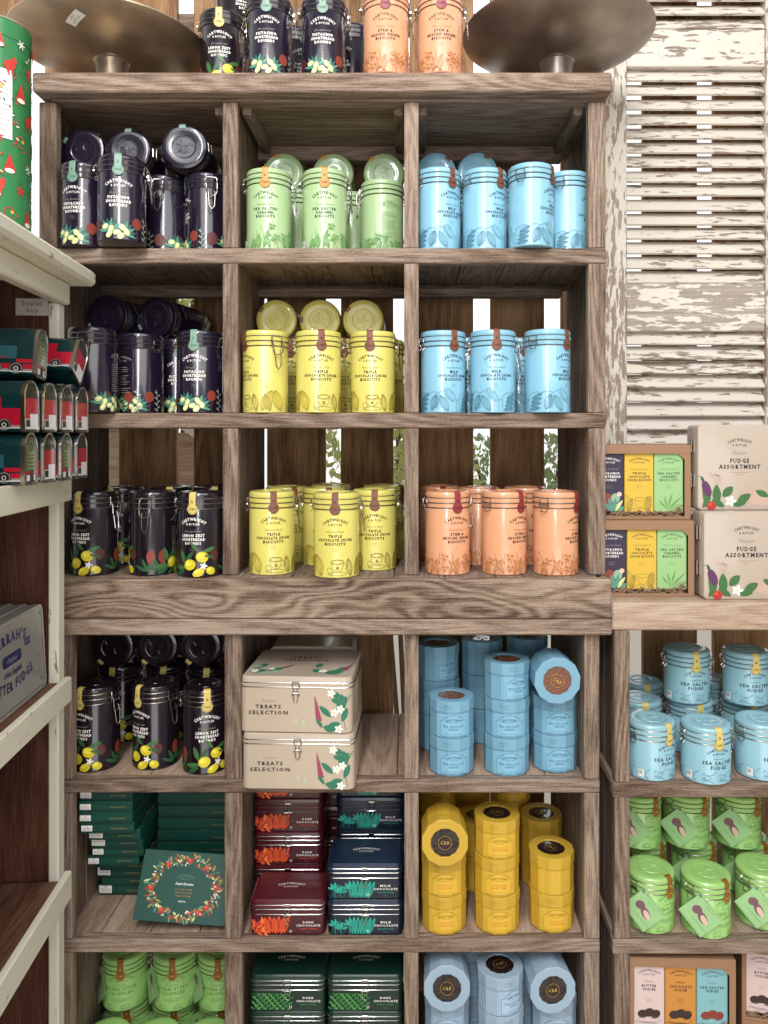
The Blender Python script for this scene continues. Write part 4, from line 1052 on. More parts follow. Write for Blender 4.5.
# ------------------------------------------------------------------ painted cabinet on the left
TH = math.atan(.0855)
KO = Vector((-.634, 1.395, 0))
K = empty('painted_cabinet', KO, (0, 0, TH))
tag(K, 'cream painted cabinet with dark wood inside at the left edge', 'cabinet')
KR = Matrix.Rotation(TH, 4, 'Z')
def kw(x, y, z): return KO + KR @ Vector((x, y, z))
KN = -.92
def kp(name, fn): m = M(); fn(m); return m.build(name, K)
kp('top_slab', lambda m: m.box(-.42, .047, KN, .03, 1.778, 1.806, 'cream_y', .006))
kp('fascia', lambda m: m.box(-.014, .010, KN, 0, 1.738, 1.7775, 'cream_y', .003))
kp('end_panel', lambda m: m.box(-.41, -.0185, -.022, 0, 0, 1.7775, 'mahogany_z', .001))
kp('stile', lambda m: m.box(-.018, 0, -.030, 0, 0, 1.7375, 'cream_z', .002))
kp('end_panel', lambda m: m.box(-.41, -.0145, KN, KN + .022, 0, 1.7775, 'mahogany_z', .001))
kp('back_panel', lambda m: m.box(-.42, -.4105, KN, 0, 0, 1.7775, 'mahogany_z', .001))
ZK = [1.423, 1.056, .700, .34]
for i, z in enumerate(ZK):
    kp('shelf', lambda m: m.box(-.41, -.0005, KN + .023, -.0305, z - .022, z - .001, 'mahogany_y', .001))
    kp('shelf_lip', lambda m: m.box(.0003, .013, KN, .0, z - (.043, .044, .049, .045)[i], z + .001, 'cream_y', .002))

# things on the cabinet
def sign():
    r = empty('display_sign', kw(-.0475, -.0245, 1.7145), (0, 0, 0))
    mat('card_pink', '#cfc0bb', .5); mat('ink_signgrey', '#5c4f4c', .6)
    m = M(); m.box(-.0285, .0285, -.0012, 0, 0, .031, 'card_pink', .0004)
    d = D(); d.text('Display', 0, .0185, .0075, 'ink_signgrey', width=.034, bold=.02); d.text('Only', 0, .0055, .0075, 'ink_signgrey', width=.021, bold=.02)
    m.decal(d, front_map(-.0012), .0003); m.build('card', r)
    r.rotation_euler = (0, 0, TH)
    tag(r, 'small pink card reading Display Only fixed inside the painted cabinet', 'sign')
sign()

def gift_tube():
    r = empty('gift_tube', (-.7145, 1.30, 1.8065)); Rr, H = .060, .385
    mat('tube_green', '#2f7a45', .4, coat=.2); mat('tube_red', '#c4352c', .45); mat('tube_rim', '#c9c2b4', .3, .7); mat('tube_white', '#ece7da', .45); mat('tube_gold', '#d8a93a', .4)
    m = M(); m.lathe([(Rr - .001, 0), (Rr, .001), (Rr, H - .030)], 'tube_green', 64)
    d = D(); g = random.Random(4)
    for row in range(9):
        for c in range(10):
            u = -.188 + c * .0377 + (row % 2) * .018; v = .022 + row * .041; k = (row * 3 + c) % 5
            if k == 0:
                d.strip([(u, v - .014), (u, v + .016)], lambda t: .020 * (1 - t) + .001, 'tube_red'); d.blob(u, v - .012, .008, .004, 'tube_white')
            elif k == 1:
                for i in range(6): d.leaf(u, v, .008, .0024, 1.047 * i, 'tube_white')
            elif k == 2:
                d.blob(u, v, .010, .008, 'tube_red', .5); d.blob(u + .007, v + .009, .004, .006, 'tube_red'); d.leaf(u - .006, v - .004, .014, .004, -1.2, 'tube_red'); d.leaf(u + .004, v - .004, .014, .004, -1.6, 'tube_red')
            elif k == 3:
                for i in range(5): d.leaf(u, v, .009, .004, 1.257 * i + .3, 'tube_red')
            else:
                d.ring(u, v, .009, .009, .0016, 'tube_red', a0=g.random() * 3, a1=5.5); d.blob(u + .004, v + .002, .003, .003, 'tube_gold')
    for q in range(200): d.leaf(g.uniform(-.18, .18), g.uniform(.01, .34), .007, .0024, g.uniform(0, 6), ('tube_red', 'art_leafdark', 'tube_white')[q % 3])
    m.decal(d, cyl_map(Rr), .0003, .000006); m.build('body', r)
    m = M(); z = H - .030
    m.lathe([(Rr + .0002, z), (Rr + .001, z + .0005), (Rr + .001, H - .002), (Rr - .001, H), (Rr - .003, H), (Rr - .003, H - .004), (.001, H - .004)], 'tube_green', 64)
    m.tube([((Rr + .0008) * math.cos(t), (Rr + .0008) * math.sin(t), H) for t in [2 * PI * i / 48 for i in range(48)]], .0013, 'tube_rim', 6, True)
    m.build('lid', r)
    m = M(); d = D()
    d.rect(.026, .185, .060, .300, 'paper_white'); 
    for i in range(12): d.line(.029, .292 - i * .0085, .057 - (i % 3) * .004, .292 - i * .0085, .0012, 'ink_grey')
    m.decal(d, cyl_map(Rr), .0012, .00004); m.build('price_label', r)
    tag(r, 'tall green gift tube with red festive pattern standing on the painted cabinet', 'gift tube')
gift_tube()

# train tins
def tk(kind, px, Y, z, rot, label, grp=None):
    return place(kind, (wx(px, Y), Y, z), rot, label, grp)
TY = [1.170, 1.226, 1.282, 1.337]; TP = [31.5, 50, 67, 82.5]; TO = ['nearest', 'second nearest', 'third nearest', 'farthest']
for i in range(4):
    k = 'train_green' if i in (0, 2) else 'train_red'
    tk(k, TP[i], TY[i], ZK[0] + .0015, (0, 0, TH), 'arched ' + ('green fronted' if i in (0, 2) else 'red fronted') + ' train tin, %s of the lower row on the cabinet shelf' % TO[i], 'arched train tins on the cabinet shelf')
for i in range(4):
    tk('train_red', TP[i] + .5, TY[i] + .001, ZK[0] + .0815, (0, 0, TH * .6), 'arched red and white fronted train tin, %s of the upper row' % TO[i], 'arched train tins on the cabinet shelf')
tk('train_green', 41, 1.212, ZK[0] + .167, (R_(-5), R_(2), R_(9)), 'arched green train tin lying loose on the upper row, nearer one', 'arched train tins on the cabinet shelf')
tk('train_red', 76, 1.315, ZK[0] + .176, (R_(-32), R_(2), R_(4)), 'arched train tin tipped on its edge on top of the upper row', 'arched train tins on the cabinet shelf')

for i in range(4):
    p = kw(-.014 - i * .026, -.168 + .004 * i, ZK[1] + .0005)
    place('silver', p, (0, R_(-3), TH), ('front silver butter fudge tin leaning upright with its blue lettering in view', 'silver fudge tin standing second behind the lettered one', 'silver fudge tin standing third behind the lettered one', 'silver fudge tin standing rearmost of the upright row')[i], 'upright silver fudge tins in the cabinet')
for i in range(11):
    p = kw(-.140, -.17 + .003 * (i % 3), ZK[1] + .0015 + .0236 * (i + 1))
    place('silver', p, (0, R_(-90), TH + R_(i % 3)), 'flat silver fudge tin in the pile behind the upright fudge tins', 'piled flat silver fudge tins')

# ------------------------------------------------------------------ metal bowls on top
def bowl(px, Y, label, sticker=False, kk=1.0, cols=('#8c7a6a', '#b5a491', '#dcc6a4')):
    bmn = 'bowl_metal_' + cols[0][1:]; m_ = MATS.get(bmn)
    if not m_:
        mt = bpy.data.materials.new('bowl_metal'); mt.use_nodes = True; nt = mt.node_tree; b = nt.nodes['Principled BSDF']
        b.inputs['Metallic'].default_value = .85; b.inputs['Roughness'].default_value = .38
        t = nt.nodes.new('ShaderNodeTexCoord'); n = nt.nodes.new('ShaderNodeTexNoise'); n.inputs['Scale'].default_value = 9; n.inputs['Detail'].default_value = 5
        nt.links.new(t.outputs['Object'], n.inputs['Vector']); r = ramp(nt, [(.3, srgb(cols[0])), (.5, srgb(cols[1])), (.72, srgb(cols[2]))])
        nt.links.new(n.outputs['Fac'], r.inputs[0]); nt.links.new(r.outputs[0], b.inputs['Base Color'])
        rr_ = nt.nodes.new('ShaderNodeMapRange'); rr_.inputs['To Min'].default_value = .28; rr_.inputs['To Max'].default_value = .5
        nt.links.new(n.outputs['Fac'], rr_.inputs['Value']); nt.links.new(rr_.outputs[0], b.inputs['Roughness'])
        MATS[bmn] = mt
    r = empty('footed_bowl', (wx(px, Y), Y, 2.1955))
    P = [(a, .09 + (z - .09) * kk) for a, z in [(.034, .090), (.042, .0925), (.07, .096), (.10, .101), (.13, .1085), (.16, .119), (.182, .130), (.196, .1405)]]; zr = P[-1][1]
    m = M(); m.lathe(P + [(.1985, zr + .002), (.1985, zr + .004), (.195, zr + .003)] + [(a, z + .0025) for a, z in P[::-1]][1:-1] + [(.001, .094)], bmn, 96, cap0=False); m.build('dish', r)
    m = M(); m.lathe([(.050, 0), (.052, .002), (.050, .006), (.040, .014), (.033, .03), (.031, .07), (.034, .086), (.0365, .088), (.0365, .0905), (.034, .0915)], bmn, 48); m.build('foot', r)
    if sticker:
        d = D(); d.rect(-.0235, -.010, .0235, .010, 'paper_white'); d.text('Display', 0, .0015, .005, 'ink_grey', width=.026); d.text('Only', 0, -.007, .005, 'ink_grey', width=.015)
        def mp(u, v, e):
            a = R_(-38); u, v = u * math.cos(a) - v * math.sin(a), u * math.sin(a) + v * math.cos(a)
            R0 = .146 - v; t = u / .146 - .10; 
            z = None
            for (a0, z0), (a1, z1) in zip(P, P[1:]):
                if a0 <= R0 <= a1: z = z0 + (z1 - z0) * (R0 - a0) / (a1 - a0)
            if z is None: z = P[-1][1]
            return (R0 * math.sin(t), -R0 * math.cos(t), z - e)
        m = M(); 
        d2 = D()
        for i in range(12): d2.rect(-.0235 + i * .047 / 12, -.010, -.0235 + (i + 1) * .047 / 12, .010, 'paper_white')
        d2.items += d.items[1:]
        m.decal(d2, mp, .0010, .00002); m.build('sticker', r)
    tag(r, label, 'bowl')
bowl(112, 1.60, 'wide bronze footed bowl with white sticker above the purple shortbread tins', True, .55)
bowl(557, 1.60, 'wide dark metal footed bowl at right end of the top board', cols=('#7a6e66', '#9a8e84', '#b9ab9b'))

# ================================================================== goods
def ordn(i, n):
    o = ['first', 'second', 'third', 'fourth', 'fifth', 'sixth']
    if i == 0: return 'lowest'
    if i == n - 1: return 'topmost'
    return (o[i] + ' from bottom') if i < n // 2 else (o[n - 1 - i] + ' from top')
def settle(rows, xl, xr, gap=.0010, it=60, R=.0462):
    """nudge tins standing side by side apart; nothing moves more than it must"""
    P = [[wx(px, Y), Y] for px, Y in rows]
    for _ in range(it):
        for i in range(len(P)):
            for j in range(i):
                dx, dy = P[i][0] - P[j][0], P[i][1] - P[j][1]; q = math.hypot(dx, dy); need = 2 * R + gap
                if q < need:
                    k = (need - q) / 2 / (q or 1); P[i][0] += dx * k; P[i][1] += dy * k; P[j][0] -= dx * k; P[j][1] -= dy * k
            P[i][0] = min(max(P[i][0], xl + R), xr - R); P[i][1] = min(P[i][1], 1.835 - R)
    return P
def tins(z, xl, xr, items, group, R=.0462):
    P = settle([(a[1], a[2]) for a in items], xl, xr, R=R)
    for (k, px, Y, rot, lab), (x, y) in zip(items, P):
        place(k, (x, y, z + .0006), (0, 0, R_(rot)), lab, group)
def lying(kind, px, py, Y, roll, yaw, z, label, group, length=.163):
    x = wx(px, Y); zz = z if z is not None else wz(py, Y)
    d = Vector((0, -1, 0)); a = R_(yaw); dirv = Vector((math.sin(a), -math.cos(a), 0))
    o = Vector((x, Y, zz)) - dirv * length
    place(kind, o, (PI / 2, R_(roll), a), label, group)

G = {k: v for k, v in dict(
    p='purple pistachio shortbread tins', l='purple lemon shortbread tins', g='green caramel biscuit tins', b='blue chocolate biscuit tins',
    y='yellow chocolate biscuit tins', o='orange ginger biscuit tins').items()}
# top board
tins(2.195, -.45, .12, [
    ('lemon', 222.5, 1.565, 5, 'purple tin with gold seal beside the bronze bowl on the top board'),
    ('pist', 269.5, 1.51, 2, 'purple tin with green seal between gold sealed tin and another purple tin'),
    ('pist', 324, 1.515, 3, 'purple tin with green seal next to the orange tins on the top board'),
    ('orange', 386, 1.50, 0, 'left orange ginger biscuit tin on the top board'),
    ('orange', 440.5, 1.50, 0, 'right orange ginger biscuit tin on the top board, beside the dark bowl'),
    ('lemon', 235, 1.68, 0, 'purple tin behind the gold sealed tin on the top board'),
    ('pist', 293, 1.63, 40, 'purple tin at the back between two green sealed tins on the top board'),
    ('pist', 352, 1.62, -30, 'purple tin at the back left of the orange tins on the top board')], 'tins along the top board')
place('lemon', (wx(234, 1.66), 1.685, 2.195 + .1645), (0, 0, R_(40)), 'purple lemon tin stacked up behind the gold sealed tin on the top board', 'tins along the top board')
# row 1
z = ZU[2]
tins(z, -.710, -.366, [
    ('pist', 84.5, 1.502, -5, 'leftmost standing purple pistachio tin in the top left cubby'),
    ('pist', 122, 1.462, 12, 'purple pistachio tin standing forward over the edge of the top left cubby'),
    ('pist', 166, 1.575, -90, 'purple pistachio tin with wire clasp facing front in the top left cubby'),
    ('pist', 208, 1.56, -68, 'rightmost standing purple pistachio tin in top left cubby, clasp toward right'),
    ('pist', 140, 1.66, 20, 'purple pistachio tin hidden behind the forward one in the top left cubby')], G['p'])
for px, py, Y, roll, yaw, lab in ((82, 149, 1.53, 120, -1, 'left purple tin lying lid outward in the top left cubby'), (128, 151, 1.53, 180, 2, 'middle purple tin lying lid outward in the top left cubby'), (184, 147, 1.51, 175, 4, 'right purple tin lying lid outward in the top left cubby')):
    lying('pist', px, py, Y, roll, yaw, z + .163 + .0468, lab, G['p'])
tins(z, -.335, -.012, [
    ('green', 269, 1.535, 1, 'leftmost green caramel biscuit tin in the top middle cubby'),
    ('green', 325, 1.535, 5, 'middle green caramel biscuit tin in the top middle cubby'),
    ('green', 383, 1.60, -160, 'green caramel tin turned back to front, right side of top middle cubby'),
    ('green', 296, 1.66, 60, 'green tin at the back between the two front facing green tins'),
    ('green', 352, 1.68, -100, 'green tin at the back between the middle and right green tins')], G['g'])
for px, roll, lab in ((283, 160, 'left green tin lying lid outward in the top middle cubby'), (333, 150, 'middle green tin lying lid outward in the top middle cubby'), (384, 140, 'right green tin lying above the turned green tin')):
    lying('green', px, 0, 1.665, roll, 2, z + .163 + .0468, lab, G['g'])
tins(z, .0085, .3668, [
    ('blue', 440.5, 1.53, 36, 'leftmost blue chocolate biscuit tin in the top right cubby'),
    ('blue', 484.5, 1.53, 38, 'second blue tin from the left in the top right cubby'),
    ('blue', 529, 1.505, 56, 'third blue tin from the left in the top right cubby, largest looking'),
    ('blue', 573, 1.55, 60, 'rightmost blue chocolate biscuit tin in the top right cubby'),
    ('blue', 450, 1.66, 0, 'blue tin at the back left of the top right cubby'),
    ('blue', 500, 1.66, 0, 'blue tin at the back centre of the top right cubby')], G['b'])
for px, roll, lab in ((436.2, -140, 'left blue tin lying lid outward at the back of the top right cubby'), (477.8, -150, 'right blue tin lying lid outward at the back of the top right cubby')):
    lying('blue', px, 0, 1.66, roll, 0, z + .163 + .0468, lab, G['b'])
# row 2
z = ZU[1]
tins(z, -.686, -.366, [
    ('pist', 92, 1.475, -85, 'purple tin with clasp facing front beside the train tins, second row'),
    ('pist', 141, 1.565, 150, 'purple pistachio tin showing its small print in second row left cubby'),
    ('pist', 200, 1.525, 0, 'purple pistachio tin with green seal front in second row left cubby'),
    ('pist', 113, 1.66, -60, 'purple tin behind the clasp fronted tin in second row left cubby'),
    ('pist', 178, 1.65, 20, 'purple tin behind the green sealed tin in second row left cubby')], G['p'])
lying('pist', 104, 0, 1.615, 60, -14, z + .163 + .0468, 'left purple tin lying lid outward in second row left cubby', G['p'])
lying('pist', 154, 0, 1.635, 60, -14, z + .163 + .0468, 'right purple tin lying lid outward in second row left cubby', G['p'])
tins(z, -.335, -.012, [
    ('yellow', 265.5, 1.52, -52, 'yellow tin with wire clasp in view, left front of second row middle cubby'),
    ('yellow', 318.5, 1.52, 14, 'yellow biscuit tin, centre front of second row middle cubby'),
    ('yellow', 373, 1.53, -5, 'yellow biscuit tin, right front of second row middle cubby'),
    ('yellow', 286, 1.65, 20, 'yellow tin behind the left front one in second row middle cubby'),
    ('yellow', 338, 1.65, 20, 'yellow tin behind the centre front one in second row middle cubby'),
    ('yellow', 386, 1.655, 20, 'yellow tin behind the right front one in second row middle cubby')], G['y'])
for px, roll, lab in ((276, 125, 'left yellow tin lying lid outward above the second row yellow tins'), (319.5, 90, 'middle yellow tin lying lid outward above the second row yellow tins'), (363, 125, 'right yellow tin lying lid outward above the second row yellow tins')):
    lying('yellow', px, 0, 1.665, roll, 0, z + .163 + .0468, lab, G['y'])
tins(z, .0085, .3668, [
    ('blue', 443, 1.525, 27, 'left blue tin of the three in the second row right cubby'),
    ('blue', 493, 1.515, 3, 'middle blue tin of the three in the second row right cubby'),
    ('blue', 547.5, 1.505, 44, 'right blue tin of the three in the second row right cubby'),
    ('blue', 468, 1.64, 10, 'blue tin at the back between left and middle tins, second row'),
    ('blue', 519, 1.64, 10, 'blue tin at the back between middle and right tins, second row')], G['b'])
# row 3
z = ZU[0]
tins(z, -.686, -.366, [
    ('lemon', 94.5, 1.515, -18, 'purple lemon tin, left of the third row left cubby'),
    ('lemon', 153, 1.515, -88, 'purple lemon tin with clasp facing front in third row left cubby'),
    ('lemon', 201, 1.50, -5, 'purple lemon tin, right of the third row left cubby'),
    ('lemon', 122, 1.64, -10, 'purple lemon tin at the back left of the third row left cubby'),
    ('lemon', 172, 1.65, 15, 'purple lemon tin at the back centre of the third row left cubby'),
    ('lemon', 213, 1.66, 15, 'purple lemon tin at the back right of the third row left cubby')], G['l'])
tins(z, -.335, -.012, [
    ('yellow', 272, 1.52, 14, 'yellow tin, left front of the third row middle cubby'),
    ('yellow', 336.5, 1.49, 2, 'yellow tin standing most forward in the third row middle cubby'),
    ('yellow', 374.5, 1.57, 3, 'yellow tin, right front of the third row middle cubby'),
    ('yellow', 323, 1.625, 20, 'yellow tin half hidden behind the most forward yellow tin'),
    ('yellow', 288, 1.66, 30, 'yellow tin behind the left front one in the third row middle cubby'),
    ('yellow', 331, 1.73, 0, 'yellow tin at the very back of the third row middle cubby'),
    ('yellow', 388, 1.70, 60, 'yellow tin behind the right front one in the third row middle cubby')], G['y'])
tins(z, .0175, .347, [
    ('orange', 447.5, 1.52, 23, 'left front orange ginger tin in the third row right cubby'),
    ('orange', 504, 1.52, 40, 'middle front orange ginger tin in the third row right cubby'),
    ('orange', 555.5, 1.515, 52, 'right front orange ginger tin in the third row right cubby'),
    ('orange', 436, 1.68, 10, 'orange tin at the back left of the third row right cubby'),
    ('orange', 479, 1.63, 40, 'orange tin at the back between left and middle orange tins'),
    ('orange', 525, 1.64, 40, 'orange tin at the back between middle and right orange tins')], G['o'])
# row 4
z = ZL[2]
tins(z, -.687, -.355, [
    ('lemon', 96.5, 1.525, -20, 'purple lemon tin, left front of the fourth row left cubby'),
    ('lemon', 156, 1.535, -30, 'purple lemon tin, middle front of the fourth row left cubby'),
    ('lemon', 206, 1.515, 18, 'purple lemon tin, right front of the fourth row left cubby'),
    ('lemon', 122, 1.665, -5, 'purple lemon tin at the back left of the fourth row left cubby'),
    ('lemon', 168, 1.665, 5, 'purple lemon tin at the back centre of the fourth row left cubby'),
    ('lemon', 210, 1.65, 5, 'purple lemon tin at the back right of the fourth row left cubby')], G['l'])
for i, px in enumerate((111, 155, 199)):
    lying('lemon', px + 1, 0, 1.605, 38, 0, z + .163 + .0468, ('left', 'middle', 'right')[i] + ' purple tin lying lid outward above the fourth row lemon tins', G['l'])

# cream treat tins
def box_at(kind, pxl, Yf, z, Wd, Dp, rot, label, group):
    x = wx(pxl, Yf) + Wd / 2
    place(kind, (x, Yf + Dp / 2, z), (0, 0, R_(rot)), label, group)
box_at('treats', 242.5, 1.41, z + .0004, .210, .18, -1.5, 'lower cream treat tin with clasp and botanical print', 'cream treat tins')
box_at('treats', 241.5, 1.412, z + .1050, .210, .18, -2.5, 'upper cream treat tin with flowered lid in view', 'cream treat tins')
o = place('treats', (wx(312, 1.61), 1.605, z + .1065), (R_(-90), R_(90), 0), 'cream treat tin standing on end behind the two stacked ones', 'cream treat tins')

def tub_stack(kind, px, Y, z, n, rots, labs, group):
    for i in range(n):
        place(kind, (wx(px, Y) + rnd.uniform(-.0008, .0008), Y, z + .0004 + i * .0724), (0, 0, R_(rots[i])), labs[i], group)
def names(what, n):
    o = {1: ['only'], 2: ['lower', 'upper'], 3: ['bottom', 'middle', 'top'], 4: ['bottom', 'second', 'third', 'top']}[n]
    return [q + ' ' + what for q in o]
gb = 'sky blue chocolate tubs'
tub_stack('tub_blue', 451, 1.505, z, 2, (4, 3), names('sky blue tub in the short front stack beside the cream tins', 2), gb)
tub_stack('tub_blue', 506.5, 1.505, z, 3, (2, 0, 26), names('sky blue tub in the tall middle front stack', 3), gb)
tub_stack('tub_blue', 554, 1.52, z, 2, (3, 2), names('sky blue tub in the front stack under the lying tub', 2), gb)
lying('tub_blue', 557.5, 0, 1.447, 35, 2, z + .1452 + .0445, 'sky blue tub lying on its side with milk chocolates showing', gb, .072)
tub_stack('tub_blue', 438, 1.62, z, 3, (35, 30, 36), names('sky blue tub in the back left stack', 3), gb)
tub_stack('tub_blue', 482, 1.66, z, 3, (-100, -120, 150), names('sky blue tub in the stack behind the tall middle one', 3), gb)
tub_stack('tub_blue', 527, 1.68, z, 3, (10, 20, 30), names('sky blue tub in the rear stack between middle and right stacks', 3), gb)

# row 5
z = ZL[1]
gy = 'yellow chocolate tubs'
tub_stack('tub_yellow', 443.5, 1.505, z, 2, (3, 2), names('yellow tub in the left front stack under the lying tub', 2), gy)
lying('tub_yellow', 445, 0, 1.44, 0, 1, z + .1452 + .0445, 'yellow tub lying on its side with dark round window showing', gy, .072)
tub_stack('tub_yellow', 496.5, 1.505, z, 3, (2, 0, 3), names('yellow tub in the tall middle front stack', 3), gy)
tub_stack('tub_yellow', 551, 1.51, z, 2, (4, 150), names('yellow tub in the short right front stack', 2), gy)
tub_stack('tub_yellow', 435, 1.68, z, 3, (3, 60, 2), names('yellow tub in the back left stack', 3), gy)
tub_stack('tub_yellow', 478, 1.64, z, 2, (3, 60), names('yellow tub behind, between left and middle stacks', 2), gy)
tub_stack('tub_yellow', 470, 1.755, z, 3, (10, 60, 2), names('yellow tub in the rearmost middle stack', 3), gy)
tub_stack('tub_yellow', 510, 1.735, z, 3, (30, 60, 2), names('yellow tub in the stack behind, between middle and right stacks', 3), gy)
tub_stack('tub_yellow', 541, 1.65, z, 2, (30, 60), names('yellow tub behind the short right stack', 2), gy)

gr, gn = 'maroon clasp tins', 'navy clasp tins'
h = .0688
def ctin(kind, pxl, Yf, z, k, rot, lab, grp): box_at(kind, pxl, Yf, z + .0004 + k * h, .1445, .098, rot, lab, grp)
ctin('red', 250, 1.462, z, 0, 0, 'maroon clasp tin alone at the front with its lid top in view', gr)
for k in range(4): ctin('red', 253.5, 1.582, z, k, 0, ('lowest', 'second from bottom', 'third from bottom', 'topmost')[k] + ' maroon clasp tin in the back stack', gr)
ctin('navy', 327.6, 1.462, z, 0, 0, 'lower navy clasp tin of the front pair', gn)
ctin('navy', 327.3, 1.464, z, 1, 0, 'upper navy clasp tin of the front pair with its lid top in view', gn)
for k in range(4): ctin('navy', 337, 1.59, z, k, 0, ('lowest', 'second from bottom', 'third from bottom', 'topmost')[k] + ' navy clasp tin in the back stack', gn)

for k in range(4): ctin('red', 292, 1.692, z, k, 0, ordn(k, 4) + ' maroon clasp tin in the rearmost stack, between maroon and navy', gr)

gg = 'flat green chocolate boxes'
lf = [('flat_big', 98, 1.59), ('flat_plain', 101, 1.585), ('flat_big', 97, 1.575), ('flat_plain', 99, 1.56), ('flat_small', 87, 1.537), ('flat_small', 91.5, 1.530), ('flat_big', 90.5, 1.520), ('flat_big', 88.5, 1.505), ('flat_small', 80, 1.488), ('flat_small', 79, 1.482), ('flat_small', 79, 1.480), ('flat_small', 79.5, 1.480)]
words = ['lowest', 'second from bottom', 'third from bottom', 'fourth from bottom', 'fifth from bottom', 'sixth from bottom', 'fifth from top', 'fourth from top', 'third from top', 'second from top', 'topmost']
TT = .0228
NL = len(lf)
for i, (k, px, Yf) in enumerate(lf):
    box_at(k, px, Yf, z + .0004 + i * TT, .104, .15, (0, 1, -1, 0, 1, 1, 0, -1, 1, 0, 0, 0)[i], ordn(i, NL) + ' green box in the left pile' + ('' if k == 'flat_plain' else ' with a white price label'), gg)
for i in range(10):
    box_at('flat_wide', (158, 157.8, 158, 157.6, 157.5, 158, 158, 158, 157, 158)[i], 1.600, z + .0004 + i * .0262, .178, .122, (0, .5, -.5, .5, -.5, 0, .5, -.5, .5, 0)[i], ordn(i, 10) + ' green box in the right pile', gg)
bx = place('flat_wide', (wx(188, 1.525), 1.520, z + .0625), (R_(66), R_(0), R_(0)), 'green box leaning forward showing its wreath of leaves and red flowers', gg)
bx.rotation_euler = Euler((R_(66), R_(4), R_(0)), 'XYZ')

# row 6
z = ZL[0]
gt, gp, gf = 'green truffle tins with hanging tags', 'pale blue chocolate tubs', 'dark green clasp tins'
tins(z, -.662, -.355, [
    ('truffle', 106, 1.535, 10, 'green truffle tin, left front of the bottom left cubby'),
    ('truffle', 157, 1.535, 10, 'green truffle tin, middle front of the bottom left cubby'),
    ('truffle', 208, 1.535, 10, 'green truffle tin, right front of the bottom left cubby'),
    ('truffle', 121, 1.655, 15, 'green truffle tin under the left stacked one at the back of bottom left cubby'),
    ('truffle', 172, 1.655, 15, 'green truffle tin under the middle stacked one at the back of bottom left cubby'),
    ('truffle', 216, 1.655, 15, 'green truffle tin under the right stacked one at the back of bottom left cubby')], gt, R=.0495)
for px, q in ((121.5, 'left'), (174.5, 'middle'), (219, 'right')):
    place('truffle', (max(-.612, min(wx(px, 1.625), -.406)), 1.635, z + .1085), (0, 0, R_(8)), q + ' green truffle tin stacked in the upper layer of bottom left cubby', gt)
for k in range(4): ctin('dkgreen', 250, 1.462, z - .002 + .0024, k, 0, ordn(k, 4) + ' dark green clasp tin in the bottom left front stack', gf)
for k in range(4): ctin('dkgreen', 327.3, 1.462, z - .002 + .0024, k, 0, ordn(k, 4) + ' dark green clasp tin in the bottom right front stack', gf)
for k in range(4): ctin('dkgreen', 333, 1.60, z, k, 0, ordn(k, 4) + ' dark green clasp tin behind the bottom right front stack', gf)
tub_stack('tub_pale', 447, 1.505, z, 3, (0, 0, 0), names('pale blue tub under the left lying tub', 3), gp)
lying('tub_pale', 447, 0, 1.445, 0, 0, z + .2176 + .0445, 'left pale blue tub lying on its side with dark window showing', gp, .072)
tub_stack('tub_pale', 500, 1.475, z, 4, (0, 10, 30, 32), names('pale blue tub in the middle upright stack', 4), gp)
tub_stack('tub_pale', 553, 1.505, z, 3, (0, 0, 0), names('pale blue tub under the right lying tub', 3), gp)
lying('tub_pale', 553, 0, 1.44, 0, 6, z + .2176 + .0445, 'right pale blue tub lying on its side with gold lettered window', gp, .072)
tub_stack('tub_pale', 470, 1.62, z, 4, (0, 30, 32, 9), names('pale blue tub in the back left stack', 4), gp)
tub_stack('tub_pale', 525, 1.63, z, 4, (0, 30, 32, 9), names('pale blue tub in the back right stack', 4), gp)

# ------------------------------------------------------------------ right unit
z = ZR[2]
gfu = 'light blue salted fudge tins'
tins(z, .42, .93, [
    ('fudge', 651, 1.50, 30, 'light blue fudge tin, left front beside the post of the right unit'),
    ('fudge', 705, 1.485, 10, 'light blue fudge tin, middle front of the right unit'),
    ('fudge', 760, 1.50, 22, 'light blue fudge tin, cut by the right edge of the photo'),
    ('fudge', 639, 1.62, 0, 'light blue fudge tin just behind the left front one'),
    ('fudge', 690, 1.62, 5, 'light blue fudge tin under the left stacked one'),
    ('fudge', 744, 1.63, 0, 'light blue fudge tin under the right stacked one'),
    ('fudge', 641, 1.735, 0, 'light blue fudge tin at the very back left of the right unit'),
    ('fudge', 716, 1.74, 0, 'light blue fudge tin at the very back between the stacked pairs')], gfu, R=.0515)
place('fudge', (wx(687, 1.61), 1.612, z + .1085), (0, 0, R_(4)), 'left light blue fudge tin stacked on top in the right unit', gfu)
place('fudge', (wx(747, 1.595), 1.60, z + .1085), (0, 0, R_(0)), 'right light blue fudge tin stacked on top in the right unit', gfu)
z = ZR[1]
tins(z, .42, .93, [
    ('truffle', 650, 1.51, 34, 'green truffle tin, left front of the right unit, partly behind its post'),
    ('truffle', 705.5, 1.495, 34, 'green truffle tin with mint tag, middle front of the right unit'),
    ('truffle', 760, 1.52, 34, 'green truffle tin with tag, right front of the right unit'),
    ('truffle', 644, 1.63, 34, 'green truffle tin under the left stacked one in the right unit'),
    ('truffle', 694, 1.63, 34, 'green truffle tin under the middle stacked one in the right unit'),
    ('truffle', 745, 1.63, 34, 'green truffle tin under the right stacked one in the right unit')], gt, R=.0515)
for px, q in ((640, 'left'), (688, 'middle'), (739.5, 'right')):
    place('truffle', (max(wx(px, 1.60), .4735), 1.61, z + .1085), (0, 0, R_(30)), q + ' green truffle tin of the upper layer in the right unit', gt)
z = ZR[0]
place('gift_fudge', (.4225, 1.460, z + .0005), (0, 0, R_(-2.5)), 'fudge gift box under the one with pink, orange and blue sleeves', 'boxed fudge trios')
